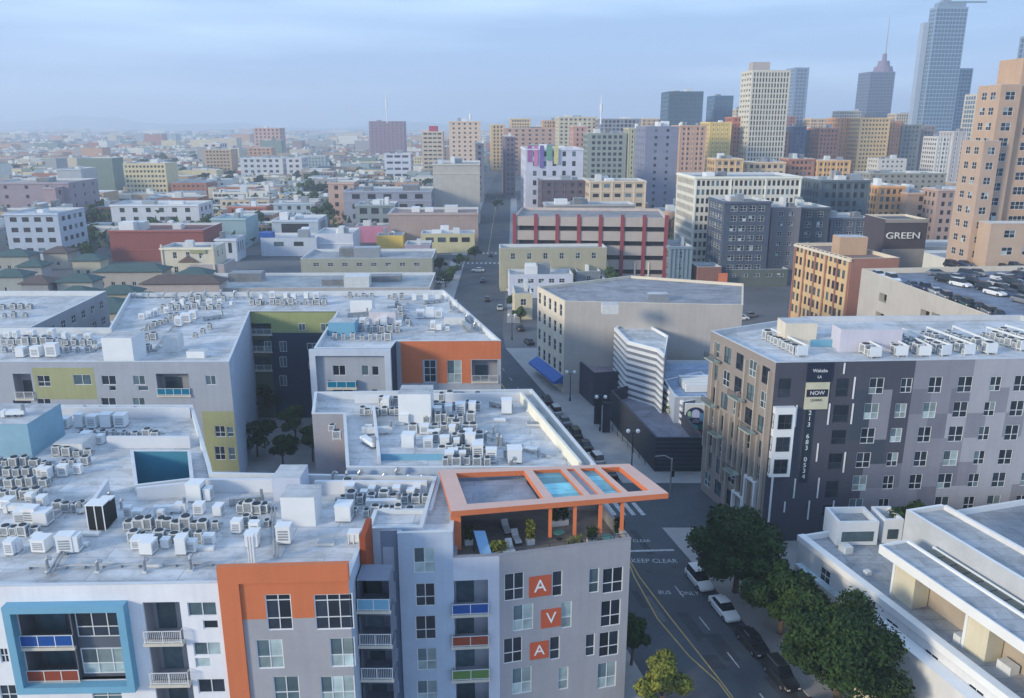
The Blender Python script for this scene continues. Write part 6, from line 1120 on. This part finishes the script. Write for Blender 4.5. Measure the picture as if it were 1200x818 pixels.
for i, (px, py, rz, c) in enumerate(dk_):
    x, y = G(px, py, DZ + .5); x += 2.2 if rz == 2.9 or px < 1050 else 0; wh = 'left corner of the roof deck' if px < 1050 else ('row along the sloping edge of the roof deck' if rz == 2.9 else ('rear of the roof deck' if py < 318 else ('middle bay of the roof deck' if px < 1150 else 'right part of the roof deck')))
    car(x, y, DZ + .01, rz - pi / 2 + .1, c, f'{CN[c]} car in the {wh}' + (f', {["", "farthest", "second farthest", "upper", "upper middle", "middle", "", "lower middle", "lower", "second nearest", "nearest"][i] or "centre"}' if 1 < i < 11 else (f', {["left", "right", "front", "back"][i % 4]} {["side", "end", "bay"][i % 3]}' if i > 10 else f', {["back", "front"][i]} one')), 'cars on the car park roof', i % 2)

dl = Vector((p1_[0] - p0_[0], p1_[1] - p0_[1])).normalized(); dn_ = Vector((-dl.y, dl.x)); random.seed(8)
ORD = ['first', 'second', 'third', 'fourth', 'fifth', 'sixth', 'seventh', 'eighth', 'ninth', 'tenth', 'eleventh', 'twelfth', 'thirteenth', 'fourteenth', 'fifteenth', 'sixteenth']
for off, rn in ((16, 'second'), (27, 'third'), (33, 'fourth'), (44, 'fifth')):
    k_ = 0
    for i in range(16):
        q = Vector(p0_) + dl * (3 + i * 3.1) + dn_ * off
        if random.random() < .22 or any(o.name.startswith('parked_car') and abs(o.location.x - q.x) < 2.6 and abs(o.location.y - q.y) < 2.9 for o in bpy.data.objects if o.type == 'EMPTY' and o.location.z > 19): continue
        c = random.choice((W_, K_, K_, G_, B_, S_)); car(q.x, q.y, DZ + .01, atan2(dn_.y, dn_.x) + random.choice((0, pi)), c, f'{CN[c]} car, {ORD[k_]} from the back in the {rn} row of the roof deck', 'cars on the car park roof', k_ % 2); k_ += 1

# ------------------------------------------------------------------ lamps, signals, gates, plaza and terrace things
GLOBE = mat((226, 230, 232), .3, .02, name='lamp_globe')
def lamp(px, py, hh, label):
    x, y = G(px, py, 0); t = thing('street_lamp', (x, y, 0), label, 'street lamp'); b = MB(); b.tube((0, 0, 0), (0, 0, hh), .1, 8, 0, .06); b.tube((0, 0, 0), (0, 0, .7), .18, 8); b.obj('pole', BLACK, t); b = MB(); b.tube((-.75, 0, hh), (.75, 0, hh), .04, 6); b.obj('arm', BLACK, t)
    for sx in (-.75, .75): b = MB(); b.ball((sx, 0, hh + .3), .34, 12); b.obj('globe', GLOBE, t)
lamp(740, 551, 6.2, 'street lamp with two white globes before the charcoal wall'); lamp(703, 505, 6.0, 'street lamp with two white globes between the black gates'); lamp(668, 470, 5.6, 'street lamp on the pavement by the beige block'); lamp(600, 398, 6, 'street lamp by the blue awnings')
for px, py, lab in ((700, 497, 'left black gate pylon beside the twin globe lamp'), (710, 507, 'right black gate pylon beside the twin globe lamp')): x, y = G(px, py, 0); t = thing('gate_pylon', (x - .6, y, 0), lab, 'pylon'); b = MB(); b.box((0, 0, 0), (1.3, .5, 5.4)); b.obj('panel', mat((38, 40, 58), .6), t); b = MB(); b.box((-.06, -.06, 5.401), (1.36, .56, 5.5)); b.obj('cap', DKW, t)
x, y = G(785, 582, 0); t = thing('traffic_signal', (x, y, 0), 'traffic signal pole with curved arm at the crosswalk corner', 'traffic signal'); b = MB(); b.tube((0, 0, 0), (0, 0, 6), .12, 8); b.obj('pole', METAL, t); b = MB(); b.tube((0, 0, 5.8), (-1.0, 0, 6.4), .07, 8); b.tube((-1.0, 0, 6.4), (-2.4, 0, 6.3), .06, 8); b.obj('arm', METAL, t)
for dx, z_ in ((-2.4, 5.3), (.25, 3.2)): b = MB(); b.box((dx - .18, -.2, z_), (dx + .18, .1, z_ + .95)); hd = b.obj('signal_head', BLACK, t); b = MB(); [b.tube((dx, -.23, z_ + .2 + k_ * .28), (dx, -.2, z_ + .2 + k_ * .28), .1, 8) for k_ in range(3)]; b.obj('lens', mat((70, 40, 30), .3), hd)
x, y = G(778, 550, 0); t = thing('black_kiosk', (x, y, 0), 'black box kiosk under the signal arm', 'kiosk'); b = MB(); b.box((-1.2, 0, 0), (.8, 1.4, 4)); b.obj('body', BLACK, t); b = MB(); b.box((-1.3, -.1, 4.001), (.9, 1.5, 4.15)); b.obj('roof', DKW, t)
fc = thing('plaza_fence', (kr(128) + 3.6, 128, 0), 'thin dark fence line on the pavement beside the charcoal building', 'fence')
for i in range(9): b = MB(); b.tube((-i * -.24 * 2.4 + 0, -i * 2.4 + 10, 0), (-i * -.24 * 2.4, -i * 2.4 + 10, 1.3), .05, 6); b.obj('post', DKW, fc)
for z_ in (.5, 1.2): b = MB(); b.tube((0, 10, z_), (4.6, -9.2, z_), .03, 6); b.obj('rail', DKW, fc)
hd_ = MB(); random.seed(4)
a_, b_2 = G(765, 470, 1), G(792, 508, 1)
for i in range(1600): t_ = random.random(); p_ = Vector((a_[0] + (b_2[0] - a_[0]) * t_ + random.gauss(0, .5), a_[1] + (b_2[1] - a_[1]) * t_ + random.gauss(0, .5), 3.5 + random.random() * 1.6)); hd_.quad([p_ + Vector([random.uniform(-.2, .2) for _ in range(3)]) for _ in range(4)])
h_ = thing('hedge', (0, 0, 0), 'green hedge strip curving along the striped building', 'hedge'); hd_.obj('foliage', LEAF3, h_)
# terrace
TZ = GTOP - 1.05
def tpt(px, py): return G(px, py, TZ)
def planter(px, py, w, d, label, ml, n=220, hh=.9):
    x, y = tpt(px, py); t = thing('planter', (x, y, TZ), label, 'planter', None, .25); b = MB(); b.box((0, 0, 0), (w, d, .55)); b.obj('box', WHITE, t); f = MB()
    for i in range(n): p_ = Vector((random.uniform(0, w), random.uniform(0, d), .5 + random.random() * hh)); f.quad([p_ + Vector([random.uniform(-.16, .16) for _ in range(3)]) for _ in range(4)])
    f.obj('foliage', ml, t)
planter(575, 655, 1.6, .5, 'long white planter with grasses near the terrace front', LEAF3); planter(618, 640, .7, .7, 'square planter with tall pale grasses under the canopy post', LEAF3, 260, 1.8); planter(690, 640, .8, .6, 'planter with broad green leaves in the right terrace bay', LEAF, 240, 1.2); planter(665, 648, 1.4, .4, 'low planter along the terrace front edge', LEAF3, 160); planter(722, 632, .8, .7, 'corner planter with teal green leaves', LEAF, 260, 1.4); planter(545, 640, .8, .6, 'small planter behind the blue cushion', LEAF2, 200, 1.2); planter(645, 618, 1.8, .5, 'back row planter with dark shrubs under the canopy', LEAF, 300, 1.3)
def lounger(px, py, label, c): x, y = tpt(px, py); t = thing('sun_lounger', (x, y, TZ), label, 'lounger', None, 1.8); b = MB(); b.box((0, 0, .25), (1.9, .65, .32)); [b.box((u, v, 0), (u + .06, v + .06, .25)) for u in (.1, 1.7) for v in (.05, .55)]; b.obj('frame', DARKF, t); b = MB(); b.box((0, .02, .32), (1.25, .63, .44)); b.quad([(1.25, .02, .44), (1.25, .63, .44), (1.8, .63, .85), (1.8, .02, .85)]); b.quad([(1.25, .02, .32), (1.8, .02, .75), (1.8, .63, .75), (1.25, .63, .32)]); b.obj('cushion', c, t)
WC_ = mat((216, 220, 224), .8, .05, name='white_cushion')
lounger(605, 652, 'white lounger on the terrace, nearest the front rail', WC_); lounger(612, 640, 'white lounger on the terrace, middle one', WC_); lounger(600, 628, 'white lounger on the terrace, farthest one', WC_)
x, y = tpt(565, 660); t = thing('shade_sail', (x, y, TZ), 'light blue reclining canopy seat beside the orange post', 'seat'); b = MB(); b.quad([(0, 0, .2), (1.0, 0, .2), (.2, 2.0, 2.0), (-.8, 2.0, 2.0)]); b.quad([(0, 0, .14), (-.8, 2.0, 1.94), (.2, 2.0, 1.94), (1.0, 0, .14)]); b.obj('canvas', mat((132, 176, 216), .7), t); b = MB(); b.tube((0, 0, .1), (-.8, 2, 1.9), .05, 6); b.tube((1, 0, .1), (.2, 2, 1.9), .05, 6); b.tube((-.8, 2, 0), (-.8, 2, 1.9), .05, 6); b.tube((.2, 2, 0), (.2, 2, 1.9), .05, 6); b.obj('frame', DARKF, t)
def table(px, py, label): x, y = tpt(px, py); t = thing('round_table', (x, y, TZ), label, 'table'); b = MB(); b.tube((0, 0, .7), (0, 0, .76), .55, 16); b.obj('tabletop', mat((86, 140, 140), .5), t); b = MB(); b.tube((0, 0, 0), (0, 0, .7), .06, 8); b.tube((0, 0, 0), (0, 0, .05), .3, 12); b.obj('pedestal', DARKF, t)
table(712, 638, 'round teal table in the right terrace bay'); table(655, 632, 'round table in the middle terrace bay')
gr = thing('glass_guard', (g0[0] + .2, g0[1] + .35, TZ), 'low dark railing behind the terrace front parapet', 'railing', None, AG); b = MB(); lg = hypot(g1[0] - g0[0], g1[1] - g0[1]) - .6; b.box((0, 0, 1.42), (lg, .05, 1.47)); b.obj('rail', DARKF, gr)
for i in range(9): b = MB(); b.box((i * (lg - .05) / 8, 0, .0), (i * (lg - .05) / 8 + .05, .05, 1.42)); b.obj('post', DARKF, gr)
print('hvac', NHV, 'objs', len(bpy.data.objects))
# ducts, sleeper frames, patches and low kerbs scattered between the condensers
random.seed(31)
def duct(z, p, q, w_, h_, lab, m_=HVAC):
    a, b_ = G(*p, z), G(*q, z); l = hypot(b_[0] - a[0], b_[1] - a[1]); s = MB(); s.box((0, -w_ / 2, .25), (l, w_ / 2, .25 + h_)); s.box((-.06, -w_ / 2 - .05, .05), (.3, w_ / 2 + .05, .3 + h_)); t = thing('air_duct', (*a, z), lab, 'duct', None, atan2(b_[1] - a[1], b_[0] - a[0])); s.obj('casing', m_, t)
    s = MB(); [s.box((l * f - .05, -w_ / 2, 0), (l * f + .05, w_ / 2, .25)) for f in (.2, .5, .8)]; s.obj('foot', COIL, t); s = MB(); s.tube((l - .2, 0, .3), (l - .2, 0, .9 + h_), w_ * .35, 8); s.obj('elbow', METAL, t)
for p, q, z, lab in (((270, 592), (310, 588), RZ, 'white duct at the back of the middle left roof'), ((130, 588), (92, 604), RZ, 'slanting duct on the left roof below the light well'), ((8, 600), (44, 601), RZ, 'duct below the dense left edge cluster'), ((182, 603), (220, 600), RZ, 'duct right of the black roof machine'),
                     ((348, 606), (370, 604), RZ, 'duct right of the white penthouse cube'), ((430, 594), (470, 593), RZ, 'duct between condenser rows behind the blue tower'), ((530, 500), (540, 522), MZ, 'duct crossing the middle roof condensers'), ((575, 476), (600, 480), MZ, 'duct on the open middle roof'),
                     ((425, 510), (460, 508), MZ, 'duct in the left bay of the middle roof'), ((426, 462 + 56), (440, 526), MZ, 'short duct in the left bay of the middle roof'), ((130, 402), (112, 410), MZ, 'duct left of the white cube on the rear roof'), ((240, 376), (262, 372), MZ, 'duct near the lime wall corner'),
                     ((408, 372), (432, 370), MZ, 'duct on the street wing of the rear block'), ((498, 356), (520, 354), MZ, 'duct at the back of the street wing'), ((4, 488), (30, 487), 22.35, 'duct on the light blue penthouse'), ((540, 376), (552, 390), MZ, 'duct near the street edge of the rear roof')):
    duct(z, p, q, random.uniform(.4, .8), random.uniform(.35, .6), lab, random.choice((HVAC, METAL, WHITE)))
for i, (px, py, z) in enumerate([(random.uniform(20, 400), random.uniform(592, 672), RZ) for _ in range(16)] + [(random.uniform(425, 620), random.uniform(475, 545), MZ) for _ in range(16)] + [(random.uniform(10, 250), random.uniform(398, 418), MZ) for _ in range(10)] + [(random.uniform(420, 550), random.uniform(352, 394), MZ) for _ in range(12)]):
    x, y = G(px, py, z); s = MB(); w_, d_ = random.uniform(.5, 1.6), random.uniform(.4, 1.0); s.box((0, 0, 0), (w_, d_, .22)); s.box((.06, .06, .22), (w_ - .06, d_ - .06, .26), 1)
    roofn = 'front left' if z == RZ else ('middle' if i < 32 else ('left rear' if i < 42 else 'street wing'))
    lo = (20, 592, 400, 672) if z == RZ else ((425, 475, 620, 545) if i < 32 else ((10, 398, 250, 418) if i < 42 else (420, 352, 550, 394)))
    fx, fy = (px - lo[0]) / (lo[2] - lo[0]), (py - lo[1]) / (lo[3] - lo[1]); pos = ('back', 'middle', 'front')[min(2, int(fy * 3))] + ' ' + ('far left', 'left', 'centre', 'right', 'far right')[min(4, int(fx * 5))]
    sz = 'small' if w_ * d_ < .5 else ('long' if w_ > 1.1 else 'wide')
    tag(s.obj('roof_hatch', [HVAC, random.choice((METAL, WHITE, ROOFG))], None, (x, y, z), random.uniform(-.1, .1)), f'{sz} low flat hatch at the {pos} of the {roofn} roof', 'hatch', f'low flat hatches on the {roofn} roof')

# ------------------------------------------------------------------ haze
hz_ = MB(); hz_.box((-7900, -300, -1.2), (7900, 9000, 260)); m = bpy.data.materials.new('haze_air'); m.use_nodes = True; t = m.node_tree; t.nodes.clear()
o_ = nn(t, 'ShaderNodeOutputMaterial'); v = nn(t, 'ShaderNodeVolumePrincipled'); v.inputs['Color'].default_value = (.80, .885, 1, 1); v.inputs['Density'].default_value = .00034; v.inputs['Anisotropy'].default_value = .2
t.links.new(v.outputs[0], o_.inputs['Volume']); tag(hz_.obj('haze', m), kind='stuff')
